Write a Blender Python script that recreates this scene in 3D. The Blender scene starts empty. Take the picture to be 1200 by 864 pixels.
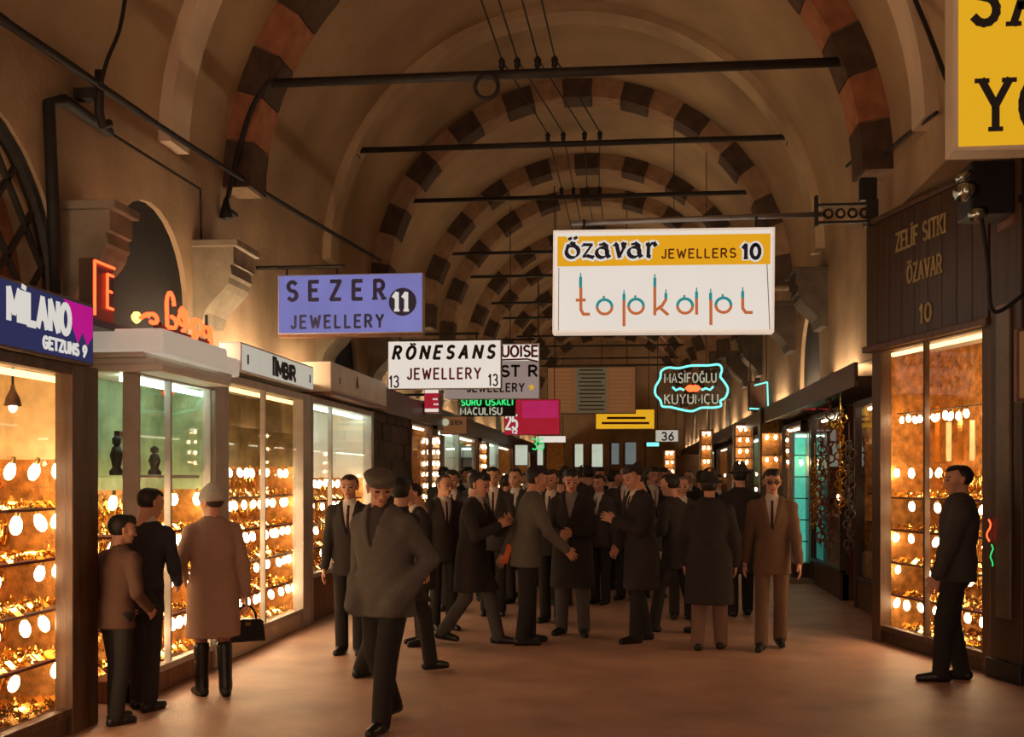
import bpy, math, random
import numpy as np
from mathutils import Vector, Matrix

random.seed(7)
rng = np.random.default_rng(7)
sc = bpy.context.scene
col = sc.collection
PI = math.pi

# ------------------------------------------------------------------ camera, world, exposure
FPX, CAMH, YAW = 1300.0, 1.62, math.atan(135 / 1300)
cam_d = bpy.data.cameras.new('camera')
cam = bpy.data.objects.new('camera', cam_d)
col.objects.link(cam)
cam.location = (0, 0, CAMH)
cam.rotation_euler = (PI / 2, 0, YAW)
cam_d.sensor_fit = 'HORIZONTAL'
cam_d.sensor_width = 36
cam_d.lens = 36 * FPX / 1200
cam_d.shift_y = (560 - 432) / 1200
cam_d.clip_end = 200
sc.camera = cam

world = bpy.data.worlds.new('world')
sc.world = world
world.use_nodes = True
bgn = world.node_tree.nodes['Background']
bgn.inputs[0].default_value = (1.0, 0.62, 0.42, 1)
bgn.inputs[1].default_value = 1.35
sc.view_settings.view_transform = 'Standard'
sc.view_settings.look = 'None'
sc.view_settings.gamma = 1
sc.view_settings.use_curve_mapping = False
sc.view_settings.exposure = 0.0
BULB, VAULTFILL, CASETUBE = 46.0, 84.0, 6.0

# ------------------------------------------------------------------ pixel helpers (true distances)
FW = (-math.sin(YAW), math.cos(YAW))
RT = (math.cos(YAW), math.sin(YAW))
def _ray(px, py):
    u = (px - 600) / FPX; v = (560 - py) / FPX
    return FW[0] + RT[0] * u, FW[1] + RT[1] * u, v
def at_y(px, py, Y):
    dx, dy, v = _ray(px, py); t = Y / dy
    return Vector((dx * t, Y, CAMH + v * t))
def at_x(px, py, X):
    dx, dy, v = _ray(px, py); t = X / dx
    return Vector((X, dy * t, CAMH + v * t))
def ground(px, py):
    dx, dy, v = _ray(px, py); t = -CAMH / v
    return Vector((dx * t, dy * t, 0))

# ------------------------------------------------------------------ materials
def mk(name, c, rough=.7, var=.18, scale=6.0, bump=.0, bscale=40., metal=0., emit=None, es=0., stretch=(1, 1, 1), c2=None, spec=.4):
    m = bpy.data.materials.new(name); m.use_nodes = True
    nt = m.node_tree; N = nt.nodes; L = nt.links
    b = N['Principled BSDF']
    tc = N.new('ShaderNodeTexCoord'); mp = N.new('ShaderNodeMapping')
    mp.inputs['Scale'].default_value = stretch
    L.new(tc.outputs['Object'], mp.inputs['Vector'])
    nz = N.new('ShaderNodeTexNoise'); nz.inputs['Scale'].default_value = scale; nz.inputs['Detail'].default_value = 4
    L.new(mp.outputs['Vector'], nz.inputs['Vector'])
    rp = N.new('ShaderNodeValToRGB')
    a = [max(0, x * (1 - var)) for x in c]; d = c2 if c2 else [min(1, x * (1 + var)) for x in c]
    rp.color_ramp.elements[0].position = .3; rp.color_ramp.elements[1].position = .7
    rp.color_ramp.elements[0].color = (*a, 1); rp.color_ramp.elements[1].color = (*d, 1)
    L.new(nz.outputs['Fac'], rp.inputs['Fac'])
    L.new(rp.outputs['Color'], b.inputs['Base Color'])
    b.inputs['Roughness'].default_value = rough
    b.inputs['Metallic'].default_value = metal
    b.inputs['Specular IOR Level'].default_value = spec
    if bump:
        n2 = N.new('ShaderNodeTexNoise'); n2.inputs['Scale'].default_value = bscale; n2.inputs['Detail'].default_value = 3
        L.new(mp.outputs['Vector'], n2.inputs['Vector'])
        bp = N.new('ShaderNodeBump'); bp.inputs['Strength'].default_value = bump; bp.inputs['Distance'].default_value = .02
        L.new(n2.outputs['Fac'], bp.inputs['Height']); L.new(bp.outputs['Normal'], b.inputs['Normal'])
    if emit:
        b.inputs['Emission Color'].default_value = (*emit, 1)
        b.inputs['Emission Strength'].default_value = es
    return m

def mk_emit(name, c, s):
    m = bpy.data.materials.new(name); m.use_nodes = True
    nt = m.node_tree; nt.nodes.clear()
    o = nt.nodes.new('ShaderNodeOutputMaterial'); e = nt.nodes.new('ShaderNodeEmission')
    e.inputs[0].default_value = (*c, 1); e.inputs[1].default_value = s
    nt.links.new(e.outputs[0], o.inputs[0])
    return m

def mk_panel(name, c, s, var=.12):
    # translucent sign face with a lamp behind it: light gives a little unevenness
    m = mk_emit(name, c, s); nt = m.node_tree
    e = [n for n in nt.nodes if n.type == 'EMISSION'][0]
    tc = nt.nodes.new('ShaderNodeTexCoord'); nz = nt.nodes.new('ShaderNodeTexNoise')
    nz.inputs['Scale'].default_value = 2.5
    nt.links.new(tc.outputs['Object'], nz.inputs['Vector'])
    mr = nt.nodes.new('ShaderNodeMapRange')
    mr.inputs['To Min'].default_value = s * (1 - var); mr.inputs['To Max'].default_value = s * (1 + var)
    nt.links.new(nz.outputs['Fac'], mr.inputs['Value']); nt.links.new(mr.outputs[0], e.inputs[1])
    return m

def mk_glass(name, tint=(1, 1, 1), refl=.06):
    m = bpy.data.materials.new(name); m.use_nodes = True
    nt = m.node_tree; nt.nodes.clear(); N = nt.nodes
    o = N.new('ShaderNodeOutputMaterial'); mx = N.new('ShaderNodeMixShader')
    t = N.new('ShaderNodeBsdfTransparent'); g = N.new('ShaderNodeBsdfGlossy')
    t.inputs[0].default_value = (*tint, 1); g.inputs['Roughness'].default_value = .02
    fr = N.new('ShaderNodeFresnel'); fr.inputs[0].default_value = 1.35
    ge = N.new('ShaderNodeNewGeometry'); iv = N.new('ShaderNodeMath'); iv.operation = 'SUBTRACT'; iv.inputs[0].default_value = 1
    ml = N.new('ShaderNodeMath'); ml.operation = 'MULTIPLY'
    nt.links.new(ge.outputs['Backfacing'], iv.inputs[1]); nt.links.new(fr.outputs[0], ml.inputs[0]); nt.links.new(iv.outputs[0], ml.inputs[1])
    nt.links.new(ml.outputs[0], mx.inputs[0])
    nt.links.new(t.outputs[0], mx.inputs[1]); nt.links.new(g.outputs[0], mx.inputs[2])
    nt.links.new(mx.outputs[0], o.inputs[0])
    return m

M = {}
M['floor'] = mk('floor_paving', (.45, .255, .18), .5, .22, 1.6, .25, 60, spec=.35)
M['plaster'] = mk('vault_plaster', (.36, .245, .14), .85, .26, .8, .3, 14)
M['plaster_pale_lit'] = mk('pale_lit_plaster', (.60, .48, .35), .85, .15, 1.5, .2, 20)  # pale rib plaster, lightened further for the light the ribs catch
M['wall'] = mk('wall_plaster', (.36, .25, .15), .85, .28, 1.2, .3, 18)
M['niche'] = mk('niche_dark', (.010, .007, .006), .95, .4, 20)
M['plaster_mid_lit'] = mk('mid_lit_plaster', (.43, .31, .19), .85, .2, 1.5, .2, 20)  # weaker version of the same light painted into the rib plaster
M['vred'] = mk('voussoir_red', (.33, .135, .065), .85, .25, 5, .3, 25)
M['vplain'] = mk('voussoir_plain', (.33, .20, .115), .85, .22, 5, .3, 25)
M['vdark'] = mk('voussoir_dark', (.075, .045, .03), .85, .3, 5, .3, 25)
M['mortar'] = mk('mortar', (.30, .20, .12), .9, .2, 9)
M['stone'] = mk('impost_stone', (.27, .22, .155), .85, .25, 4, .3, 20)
M['iron'] = mk('black_iron', (.022, .018, .015), .6, .3, 9)
M['cable'] = mk('black_cable', (.015, .013, .012), .7, .2, 9)
M['wood'] = mk('brown_wood', (.10, .05, .028), .45, .35, 3, .15, 30, stretch=(6, 6, .6))
M['wood_dark'] = mk('dark_wood', (.06, .031, .019), .4, .35, 3, .15, 30, stretch=(9, 9, .5))
M['wood_red'] = mk('reddish_wood', (.17, .075, .04), .5, .3, 3, .1, 30, stretch=(6, 6, .6))
M['alu'] = mk('painted_metal', (.46, .42, .38), .45, .12, 6)
M['alu_dk'] = mk('bronze_metal', (.16, .12, .09), .45, .2, 6)
M['white'] = mk('white_enamel', (.78, .76, .70), .4, .06, 3)
M['cream'] = mk('cream_enamel', (.68, .58, .44), .5, .1, 3)
M['gold'] = mk('gold', (.95, .58, .16), .22, .15, 60, metal=1)
M['goldback'] = mk('gold_backing', (.52, .24, .06), .45, .45, 14, .4, 50, metal=.45)
M['velvet'] = mk('dark_velvet', (.14, .035, .02), .9, .3, 20)
M['cloth_cream'] = mk('cream_lining', (.80, .62, .34), .8, .15, 10)
M['greenback'] = mk('greenish_lining', (.30, .40, .24), .7, .3, 5)
M['olive'] = mk('olive_lining', (.20, .15, .065), .6, .4, 6)
M['stone_dark'] = mk('dark_stone', (.07, .05, .035), .9, .3, 5)  # darker stone tone for the right-hand imposts
M['glass'] = mk_glass('window_glass')
M['shelfglass'] = mk_glass('shelf_glass', (.9, .95, .88))
M['bulb'] = mk_emit('bulb_glow', (1, .68, .36), BULB)
M['bulbcap'] = mk('brass_socket', (.5, .33, .12), .4, .1, metal=.8)
M['tube'] = mk_emit('tube_glow', (1, .86, .64), CASETUBE)
M['tube_dim'] = mk_emit('dim_tube_glow', (1, .62, .26), CASETUBE * .5)
M['tube_cool'] = mk_emit('cool_tube_glow', (.72, 1, .82), CASETUBE * 1.6)
M['tube_vault_fill'] = mk_emit('vault_fill_glow', (1, .72, .44), VAULTFILL)  # glow of the added tubes that fill the vault
M['black'] = mk('black_paint', (.012, .011, .012), .5, .2)
M['steel'] = mk('polished_steel', (.55, .62, .58), .2, .1, metal=1)
M['grey_steel'] = mk('grey_steel', (.34, .33, .33), .35, .1, metal=.7)
def ink(n, c, s=0):
    M[n] = mk(n, c, .6, .05) if not s else mk_emit(n, c, s)

# ------------------------------------------------------------------ mesh collector
class MB:
    def __init__(s): s.v = []; s.f = []; s.mi = []; s.cur = 0; s.cuts = []
    def cut(s): s.cuts.append((len(s.v), len(s.f)))
    def add(s, vs, fs):
        o = len(s.v); s.v += [tuple(p) for p in vs]; s.f += [tuple(i + o for i in q) for q in fs]
        s.mi += [s.cur] * len(fs); return s
    def box(s, x0, x1, y0, y1, z0, z1):
        return s.add([(x0,y0,z0),(x1,y0,z0),(x1,y1,z0),(x0,y1,z0),(x0,y0,z1),(x1,y0,z1),(x1,y1,z1),(x0,y1,z1)],
                     [(0,3,2,1),(4,5,6,7),(0,1,5,4),(1,2,6,5),(2,3,7,6),(3,0,4,7)])
    def bar(s, a, b, w, d=None, up=(0, 0, 1)):
        a = Vector(a); b = Vector(b); t = (b - a).normalized(); up = Vector(up)
        if abs(t.dot(up)) > .95: up = Vector((1, 0, 0))
        x = t.cross(up).normalized() * (w / 2); y = x.cross(t).normalized() * ((d or w) / 2)
        vs = [a-x-y, a+x-y, a+x+y, a-x+y, b-x-y, b+x-y, b+x+y, b-x+y]
        return s.add(vs, [(0,1,2,3),(4,7,6,5),(0,4,5,1),(1,5,6,2),(2,6,7,3),(3,7,4,0)])
    def tube(s, pts, r, n=7, closed=False):
        pts = [Vector(p) for p in pts]; k = len(pts); vs = []; fs = []
        prev = None
        for i, p in enumerate(pts):
            if closed: t = pts[(i+1) % k] - pts[i-1]
            else: t = pts[min(i+1, k-1)] - pts[max(i-1, 0)]
            t = t.normalized() if t.length > 1e-9 else Vector((0, 0, 1))
            if prev is None:
                a = Vector((0, 0, 1)) if abs(t.z) < .9 else Vector((1, 0, 0))
                x = t.cross(a).normalized()
            else:
                x = prev - t * prev.dot(t); x = x.normalized() if x.length > 1e-6 else t.orthogonal().normalized()
            prev = x; y = t.cross(x)
            rr = r[i] if isinstance(r, (list, tuple)) else r
            for j in range(n):
                an = 2 * PI * j / n
                vs.append(p + x * (rr * math.cos(an)) + y * (rr * math.sin(an)))
        for i in range(k if closed else k - 1):
            i2 = (i + 1) % k
            for j in range(n):
                j2 = (j + 1) % n
                fs.append((i*n+j, i*n+j2, i2*n+j2, i2*n+j))
        if not closed:
            fs.append(tuple(range(n))[::-1]); fs.append(tuple((k-1)*n + j for j in range(n)))
        return s.add(vs, fs)
    def lathe(s, prof, n=12, c=(0, 0, 0)):
        vs = []; fs = []; k = len(prof)
        for (r, z) in prof:
            for j in range(n):
                a = 2 * PI * j / n
                vs.append((c[0] + r * math.cos(a), c[1] + r * math.sin(a), c[2] + z))
        for i in range(k - 1):
            for j in range(n):
                j2 = (j+1) % n
                fs.append((i*n+j, i*n+j2, (i+1)*n+j2, (i+1)*n+j))
        fs.append(tuple(range(n))[::-1]); fs.append(tuple((k-1)*n + j for j in range(n)))
        return s.add(vs, fs)
    def torus(s, c, R, r, axis='z', n=10, m=4, sx=1, sz=1):
        vs = []; fs = []
        for i in range(n):
            a = 2*PI*i/n
            for j in range(m):
                b = 2*PI*j/m
                q = R + r*math.cos(b); h = r*math.sin(b)
                p = (q*math.cos(a)*sx, q*math.sin(a)*sz, h)
                if axis == 'y': p = (p[0], p[2], p[1])
                elif axis == 'x': p = (p[2], p[0], p[1])
                vs.append((c[0]+p[0], c[1]+p[1], c[2]+p[2]))
        for i in range(n):
            for j in range(m):
                fs.append((i*m+j, ((i+1)%n)*m+j, ((i+1)%n)*m+(j+1)%m, i*m+(j+1)%m))
        return s.add(vs, fs)
    def extrude_xz(s, poly, y0, y1):
        k = len(poly)
        vs = [(x, y0, z) for x, z in poly] + [(x, y1, z) for x, z in poly]
        fs = [tuple(range(k)), tuple(range(k, 2*k))[::-1]] + [(i, i+k, (i+1) % k + k, (i+1) % k) for i in range(k)]
        return s.add(vs, fs)
    def build(s, name, mats, parent=None, smooth=False, bevel=0):
        if len(s.cuts) > 1:      # one object for each glyph
            c = s.cuts + [(len(s.v), len(s.f))]; o = None; parent = PAN.get(parent, parent)
            for (v0, f0), (v1, f1) in zip(c[:-1], c[1:]):
                if f1 > f0:
                    q = MB(); q.v = s.v[v0:v1]; q.f = [tuple(i - v0 for i in f) for f in s.f[f0:f1]]; q.mi = [0] * (f1 - f0)
                    o = q.build('letter' if 'number' not in name else 'numeral', mats, parent, smooth)
            return o
        me = bpy.data.meshes.new(name)
        me.from_pydata([tuple(p) for p in s.v], [], s.f)
        if not isinstance(mats, (list, tuple)): mats = [mats]
        for m in mats: me.materials.append(m if not isinstance(m, str) else M[m])
        if len(mats) > 1: me.polygons.foreach_set('material_index', s.mi)
        if smooth: me.polygons.foreach_set('use_smooth', [True] * len(me.polygons))
        me.validate(); me.update()
        o = bpy.data.objects.new(name, me); col.objects.link(o); o.parent = parent
        if bevel:
            b = o.modifiers.new('bevel', 'BEVEL'); b.width = bevel; b.segments = 2; b.limit_method = 'ANGLE'
        return o

def empty(name, loc=(0, 0, 0), rz=0):
    o = bpy.data.objects.new(name, None); col.objects.link(o); o.location = loc; o.rotation_euler = (0, 0, rz)
    o.empty_display_size = .1
    return o
def tag(o, label=None, cat=None, group=None, kind=None):
    if label: o['label'] = label
    if cat: o['category'] = cat
    if group: o['group'] = group
    if kind: o['kind'] = kind
    return o
def struct(o, label=None, cat=None): return tag(o, label, cat, None, 'structure')

# ------------------------------------------------------------------ stroke lettering
def arc(cx, cy, rx, ry, a0, a1, n=9):
    return [(cx + rx*math.cos(math.radians(a0+(a1-a0)*i/n)), cy + ry*math.sin(math.radians(a0+(a1-a0)*i/n))) for i in range(n+1)]
GL = {
 'A': (.72, [[(0,0),(.36,1),(.72,0)],[(.13,.34),(.59,.34)]]),
 'B': (.6, [[(0,0),(0,1)],[(0,1),(.3,1)]+arc(.3,.76,.24,.24,90,-90)+[(0,.52)],[(.3,.52)]+arc(.32,.26,.27,.26,90,-90)+[(0,0)]]),
 'C': (.66, [arc(.36,.5,.36,.5,48,312,12)]),
 'D': (.66, [[(0,0),(0,1),(.25,1)]+arc(.25,.5,.41,.5,90,-90)+[(0,0)]]),
 'E': (.56, [[(.56,1),(0,1),(0,0),(.56,0)],[(0,.52),(.46,.52)]]),
 'F': (.54, [[(.54,1),(0,1),(0,0)],[(0,.52),(.44,.52)]]),
 'G': (.7, [arc(.36,.5,.36,.5,48,345,13)+[(.71,.45),(.42,.45)]]),
 'H': (.64, [[(0,0),(0,1)],[(.64,0),(.64,1)],[(0,.52),(.64,.52)]]),
 'I': (.12, [[(.06,0),(.06,1)]]),
 'J': (.42, [[(.42,1),(.42,.22)]+arc(.21,.22,.21,.22,0,-170,7)]),
 'K': (.62, [[(0,0),(0,1)],[(.6,1),(0,.42)],[(.2,.58),(.62,0)]]),
 'L': (.5, [[(0,1),(0,0),(.5,0)]]),
 'M': (.8, [[(0,0),(0,1),(.4,.25),(.8,1),(.8,0)]]),
 'N': (.68, [[(0,0),(0,1),(.68,0),(.68,1)]]),
 'O': (.76, [arc(.38,.5,.38,.5,90,450,18)]),
 'P': (.58, [[(0,0),(0,1),(.3,1)]+arc(.3,.74,.28,.26,90,-90)+[(0,.48)]]),
 'Q': (.76, [arc(.38,.5,.38,.5,90,450,18),[(.48,.25),(.76,-.05)]]),
 'R': (.62, [[(0,0),(0,1),(.3,1)]+arc(.3,.74,.28,.26,90,-90)+[(0,.48)],[(.28,.48),(.62,0)]]),
 'S': (.6, [arc(.3,.75,.28,.25,35,270,9)+arc(.3,.25,.3,.25,90,-145,9)[1:]]),
 'T': (.64, [[(0,1),(.64,1)],[(.32,1),(.32,0)]]),
 'U': (.66, [[(0,1),(0,.32)]+arc(.33,.32,.33,.32,180,360,10)+[(.66,1)]]),
 'V': (.7, [[(0,1),(.35,0),(.7,1)]]),
 'W': (.95, [[(0,1),(.24,0),(.475,.8),(.71,0),(.95,1)]]),
 'X': (.64, [[(0,0),(.64,1)],[(0,1),(.64,0)]]),
 'Y': (.68, [[(0,1),(.34,.48),(.68,1)],[(.34,.48),(.34,0)]]),
 'Z': (.62, [[(0,1),(.62,1),(0,0),(.62,0)]]),
 '0': (.6, [arc(.3,.5,.3,.5,90,450,16)]),
 '1': (.3, [[(0,.78),(.2,1),(.2,0)]]),
 '2': (.56, [arc(.28,.72,.28,.28,160,-35,9)+[(0,0),(.56,0)]]),
 '3': (.56, [arc(.26,.75,.26,.25,150,-90,9),arc(.26,.26,.3,.26,90,-150,10)]),
 '5': (.56, [[(.52,1),(.06,1),(.03,.56)]+arc(.27,.32,.29,.32,125,-150,10)]),
 '6': (.56, [[(.46,1),(.12,.6)]+arc(.28,.3,.28,.3,150,510,14)]),
 '8': (.54, [arc(.27,.76,.23,.24,90,450,12),arc(.27,.26,.27,.26,90,450,12)]),
 '9': (.56, [[(.1,0),(.44,.4)]+arc(.28,.7,.28,.3,-30,330,14)]),
 ' ': (.35, []),
}
GL['Ö'] = (.76, GL['O'][1] + [[(.22,1.16),(.24,1.24)],[(.52,1.16),(.54,1.24)]])
GL['Ü'] = (.66, GL['U'][1] + [[(.16,1.16),(.18,1.24)],[(.48,1.16),(.5,1.24)]])
GL['İ'] = (.12, GL['I'][1] + [[(.05,1.16),(.07,1.24)]])
GL['Ğ'] = (.7, GL['G'][1] + [arc(.36,1.25,.14,.1,200,340,5)])

def seg_ribbon(mb, pts, w, y, d, wf=None):
    """flat raised stroke in the local XZ plane, front at y-d"""
    for i in range(len(pts) - 1):
        (x0, z0), (x1, z1) = pts[i], pts[i+1]
        L = math.hypot(x1-x0, z1-z0)
        if L < 1e-7: continue
        tx, tz = (x1-x0)/L, (z1-z0)/L
        ww = (w if wf is None else wf(math.atan2(tz, tx))) / 2
        e = min(ww * .55, L * .5)
        ax, az, bx, bz = x0-tx*e, z0-tz*e, x1+tx*e, z1+tz*e
        nx, nz = -tz*ww, tx*ww
        vs = [(ax-nx,y,az-nz),(bx-nx,y,bz-nz),(bx+nx,y,bz+nz),(ax+nx,y,az+nz)]
        dd = d * (1 + .02 * (i % 5))
        vs += [(p[0], y-dd, p[2]) for p in vs]
        mb.add(vs, [(4,5,6,7),(0,1,5,4),(1,2,6,5),(2,3,7,6),(3,0,4,7)])

def text_width(t, gap): return sum(GL[c][0] + gap for c in t) - gap
def write(mb, t, x, z, h, w, width=None, gap=.28, slant=0., serif=False, y=0., d=.006, tube=None, xs=1.):
    """letters of height h from (x,z); width squeezes/stretches the line to fit"""
    tw = text_width(t, gap) * h * xs
    k = (width / tw if width else 1.) * xs
    cx = x
    for c in t:
        gw, pls = GL[c]; mb.cut()
        for pl in pls:
            P = [(cx + (px * h * k) + slant * pz * h, z + pz * h) for px, pz in pl]
            if tube: mb.tube([(p[0], y, p[1]) for p in P], tube, 5)
            else:
                seg_ribbon(mb, P, w, y, d)
                if serif and len(pl) > 1:
                    for (a, b) in ((pl[0], pl[1]), (pl[-1], pl[-2])):
                        if abs(a[1]-b[1]) > .3 * abs(a[0]-b[0]) and (a[1] < .02 or a[1] > .98):
                            X = cx + a[0]*h*k + slant*a[1]*h; Z = z + a[1]*h
                            seg_ribbon(mb, [(X-.12*h, Z), (X+.12*h, Z)], w*.6, y, d*1.1)
        cx += (gw + gap) * h * k
    return mb

# ================================================================== STRUCTURE
CX, R, SPR = -.8, 3.4, 4.65
XL, XR = CX - R, CX + R          # -4.2, 2.6
Y0, Y1 = -2.5, 52.0
fl = MB().box(-7, 6, Y0, Y1 + 6, -.15, 0).build('floor', 'floor'); struct(fl, 'worn reddish brown paving of the market street', 'floor')

# barrel vault, a shell with real thickness
mb = MB(); nA = 36; ys = list(np.linspace(Y0, Y1, 30))
for rr in (R, R + .35):
    for y in ys:
        for i in range(nA + 1):
            a = PI * i / nA
            mb.v.append((CX - rr * math.cos(a), y, SPR + rr * math.sin(a)))
n1 = nA + 1; S = len(ys) * n1
for j in range(len(ys) - 1):
    for i in range(nA):
        q = (j*n1+i, j*n1+i+1, (j+1)*n1+i+1, (j+1)*n1+i)
        mb.f.append(q); mb.f.append(tuple(k + S for k in q[::-1])); mb.mi += [0, 0]
ceiling = struct(mb.build('ceiling', 'plaster', smooth=True), 'brown plastered barrel vault over the street', 'ceiling')

# transverse arches: red and dark voussoirs
NV = 21
def wedge(r0, r1, dep, frac):
    m = MB(); ha = PI / NV / 2 * frac
    pts = []
    for a in (-ha, 0, ha):
        pts.append((r0*math.sin(a), r0*math.cos(a)))
    for a in (ha, 0, -ha):
        pts.append((r1*math.sin(a), r1*math.cos(a)))
    m.extrude_xz(pts, 0, dep)
    return m
wmesh = {}
for k in ('vred', 'vdark', 'vplain'):
    o = wedge(3.10, 3.46, .5, .97).build('voussoir', k); wmesh[k] = o.data; bpy.data.objects.remove(o)
def arch_ring(m, r0, r1, y0, y1, n=42):
    for i in range(n):
        a0, a1 = PI*i/n, PI*(i+1)/n
        c = []
        for a in (a0, a1):
            for rr in (r0, r1):
                for y in (y0, y1): c.append((CX - rr*math.cos(a), y, SPR + rr*math.sin(a)))
        m.add(c, [(0,4,5,1),(0,2,6,4),(1,5,7,3),(2,3,7,6)] + ([(0,1,3,2)] if i == 0 else []) + ([(4,6,7,5)] if i == n-1 else []))
    return m
PAINTED = [11.2, 17.85, 22.0, 24.6, 28.4, 31.1, 35.2, 38.0, 42.0, 44.7, 48.5]
for y in PAINTED:
    arch_ring(MB(), 3.14, 3.44, y + .02, y + .48).build('arch_backing', 'mortar', ceiling)
    for i in range(NV):
        a = -PI/2 + PI * (i + .5) / NV
        o = bpy.data.objects.new('voussoir', wmesh['vdark' if i % 2 == 0 else ('vred' if y < 12 else 'vplain')]); col.objects.link(o)
        o.parent = ceiling; o.location = (CX, y, SPR); o.rotation_euler = (0, a, 0)
for y in (5.4, 9.6, 15.0):
    arch_ring(MB(), 3.28, 3.45, y, y + .42).build('plain_rib', 'plaster_mid_lit' if y > 12 else 'plaster_pale_lit', ceiling)  # light strips on these ribs are put into the paler plaster

# upper walls with arched niches
def wall_with_arches(name, X, sgn, zb, arches, ya, yb, label, zt=SPR):
    """sgn=+1: wall body lies at x<X (left wall), faces +x"""
    m = MB(); th = .45 * sgn
    cuts = [ya]
    for (yc, r, zs) in arches: cuts += [yc - r, yc + r]
    cuts.append(yb)
    for i in range(0, len(cuts), 2):
        m.box(min(X, X-th), max(X, X-th), cuts[i], cuts[i+1], zb, zt)
    for (yc, r, zs) in arches:
        n = 14
        ay = [yc - r*math.cos(PI*i/n) for i in range(n+1)]
        az = [zs + r*math.sin(PI*i/n) for i in range(n+1)]
        for i in range(n):
            vs = []
            for x in (X, X - th):
                vs += [(x, ay[i], az[i]), (x, ay[i+1], az[i+1]), (x, ay[i+1], zt), (x, ay[i], zt)]
            m.add(vs, [(0,1,2,3),(7,6,5,4),(0,4,5,1)])
    w = struct(m.build(name, 'wall'), label, 'wall')
    for (yc, r, zs) in arches:
        t0 = .12 if yc > 8 else .7
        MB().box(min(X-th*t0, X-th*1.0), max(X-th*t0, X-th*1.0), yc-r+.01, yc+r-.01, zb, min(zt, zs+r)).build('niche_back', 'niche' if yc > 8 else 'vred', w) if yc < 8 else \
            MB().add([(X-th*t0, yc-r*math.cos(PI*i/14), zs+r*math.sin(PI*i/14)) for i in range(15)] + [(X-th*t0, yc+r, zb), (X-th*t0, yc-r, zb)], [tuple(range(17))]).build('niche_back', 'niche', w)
    return w
ARL = [(6.62, 1.28, 2.9)] + [(9.45 + 6.7*i, .84, 3.22) for i in range(6)]
wall_left = wall_with_arches('wall_left', XL, 1, 2.0, ARL, Y0, Y1, 'brown plaster wall with dark arched niches above the shopfronts')
# lattice grille of the nearest left arch
g = MB(); yc, r, zs = ARL[0]
g.tube([(XL-.08, yc - r*.985*math.cos(PI*i/20), zs + r*.985*math.sin(PI*i/20)) for i in range(21)], .055, 8)
for k in range(-5, 6):
    for sl in (1, -1):
        pts = []
        for t in np.linspace(-2.2, 2.2, 60):
            y = t; z = sl * 1.15 * (t - k * .46)
            if y*y + max(z, 0)**2 < (r*.97)**2 and z > -.7: pts.append((XL-.09, yc + y, zs + z))
        if len(pts) > 2: g.bar(pts[0], pts[-1], .04, .03)
w1 = struct(g.build('window_1', 'iron'), 'arched window with a black iron lattice grille', 'window')
# right wall pieces
wall_right = wall_with_arches('wall_right', XR, -1, 2.9, [(16.25 + 6.7*i, .84, 3.2) for i in range(5)], 11.5, Y1, 'brown plaster wall with arched niches above the dark shops')
MB().box(XR, XR + 1.6, Y0, 11.5, 4.22, SPR + .02).build('lintel', 'wall', wall_right)
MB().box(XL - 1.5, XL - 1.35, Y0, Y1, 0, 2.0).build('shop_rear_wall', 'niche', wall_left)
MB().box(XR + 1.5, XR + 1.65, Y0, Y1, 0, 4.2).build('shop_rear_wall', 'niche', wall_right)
wb = MB().box(-6, 5, Y1, Y1 + .3, 0, 8.5)
wall_back = struct(wb.build('wall_back', 'wall'), 'far end wall of the market street behind the crowd', 'wall')

# stone imposts under the arches
def impost(X, sgn, y, zt, zb, dep, ln, label, grp, mt='stone'):
    h = zt - zb
    prof = [(0, zt), (dep, zt), (dep, zt-.22*h), (dep*.92, zt-.24*h), (dep*.95, zt-.36*h)]
    for i in range(8):
        t = i / 7.
        prof.append((dep*(.9 - .62*(t*t*(3-2*t))), zt - h*(.4 + .52*t)))
    prof += [(dep*.24, zb), (0, zb)]
    m = MB().extrude_xz([(X + sgn*(p[0] - .01), p[1]) for p in prof], y, y + ln)
    e = empty('stone_impost', (X, y, zb)); tag(e, label, 'impost', grp)
    o = m.build('corbel', mt, e); o.matrix_parent_inverse = Matrix.Translation((-X, -y, -zb))
    o = MB().box(min(X-sgn*.01, X+sgn*(dep+.04)), max(X-sgn*.01, X+sgn*(dep+.04)), y-.03, y+ln+.03, zt, zt+.07).build('abacus', mt, e, bevel=.01)
    o.matrix_parent_inverse = Matrix.Translation((-X, -y, -zb))
impost(XL, 1, 7.9, 3.62, 2.92, .38, .38, 'weathered grey stone impost beside the lattice window, tinged red by neon', None)
impost(XL, 1, 10.4, 3.86, 3.12, .42, .6, 'pale stone impost carrying the large red and dark arch', None)
for i, y in enumerate((14.7, 17.7, 21.8, 24.5)):
    impost(XL, 1, y, 3.9, 3.2, .4, .6, 'stone impost ' + ('above the far end of the cream box sign', 'above the thin bright window past the stone pier', 'above the amber window behind the red box sign', 'above the pale window behind the grouped men')[i], 'imposts above the jewellery windows')
for i, y in enumerate((14.8, 17.6, 21.8, 24.4, 28.3)):
    impost(XR, -1, y, 4.3, 3.6, .42, .6, 'dark stone impost ' + ('above the dim window hung with chains', 'above the turquoise showcase', 'above the warm window behind the man in brown', 'above the greenish window of the right row', 'above the warm window behind the hatted pair')[i], 'imposts above the unlit shops', 'stone_dark')

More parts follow.
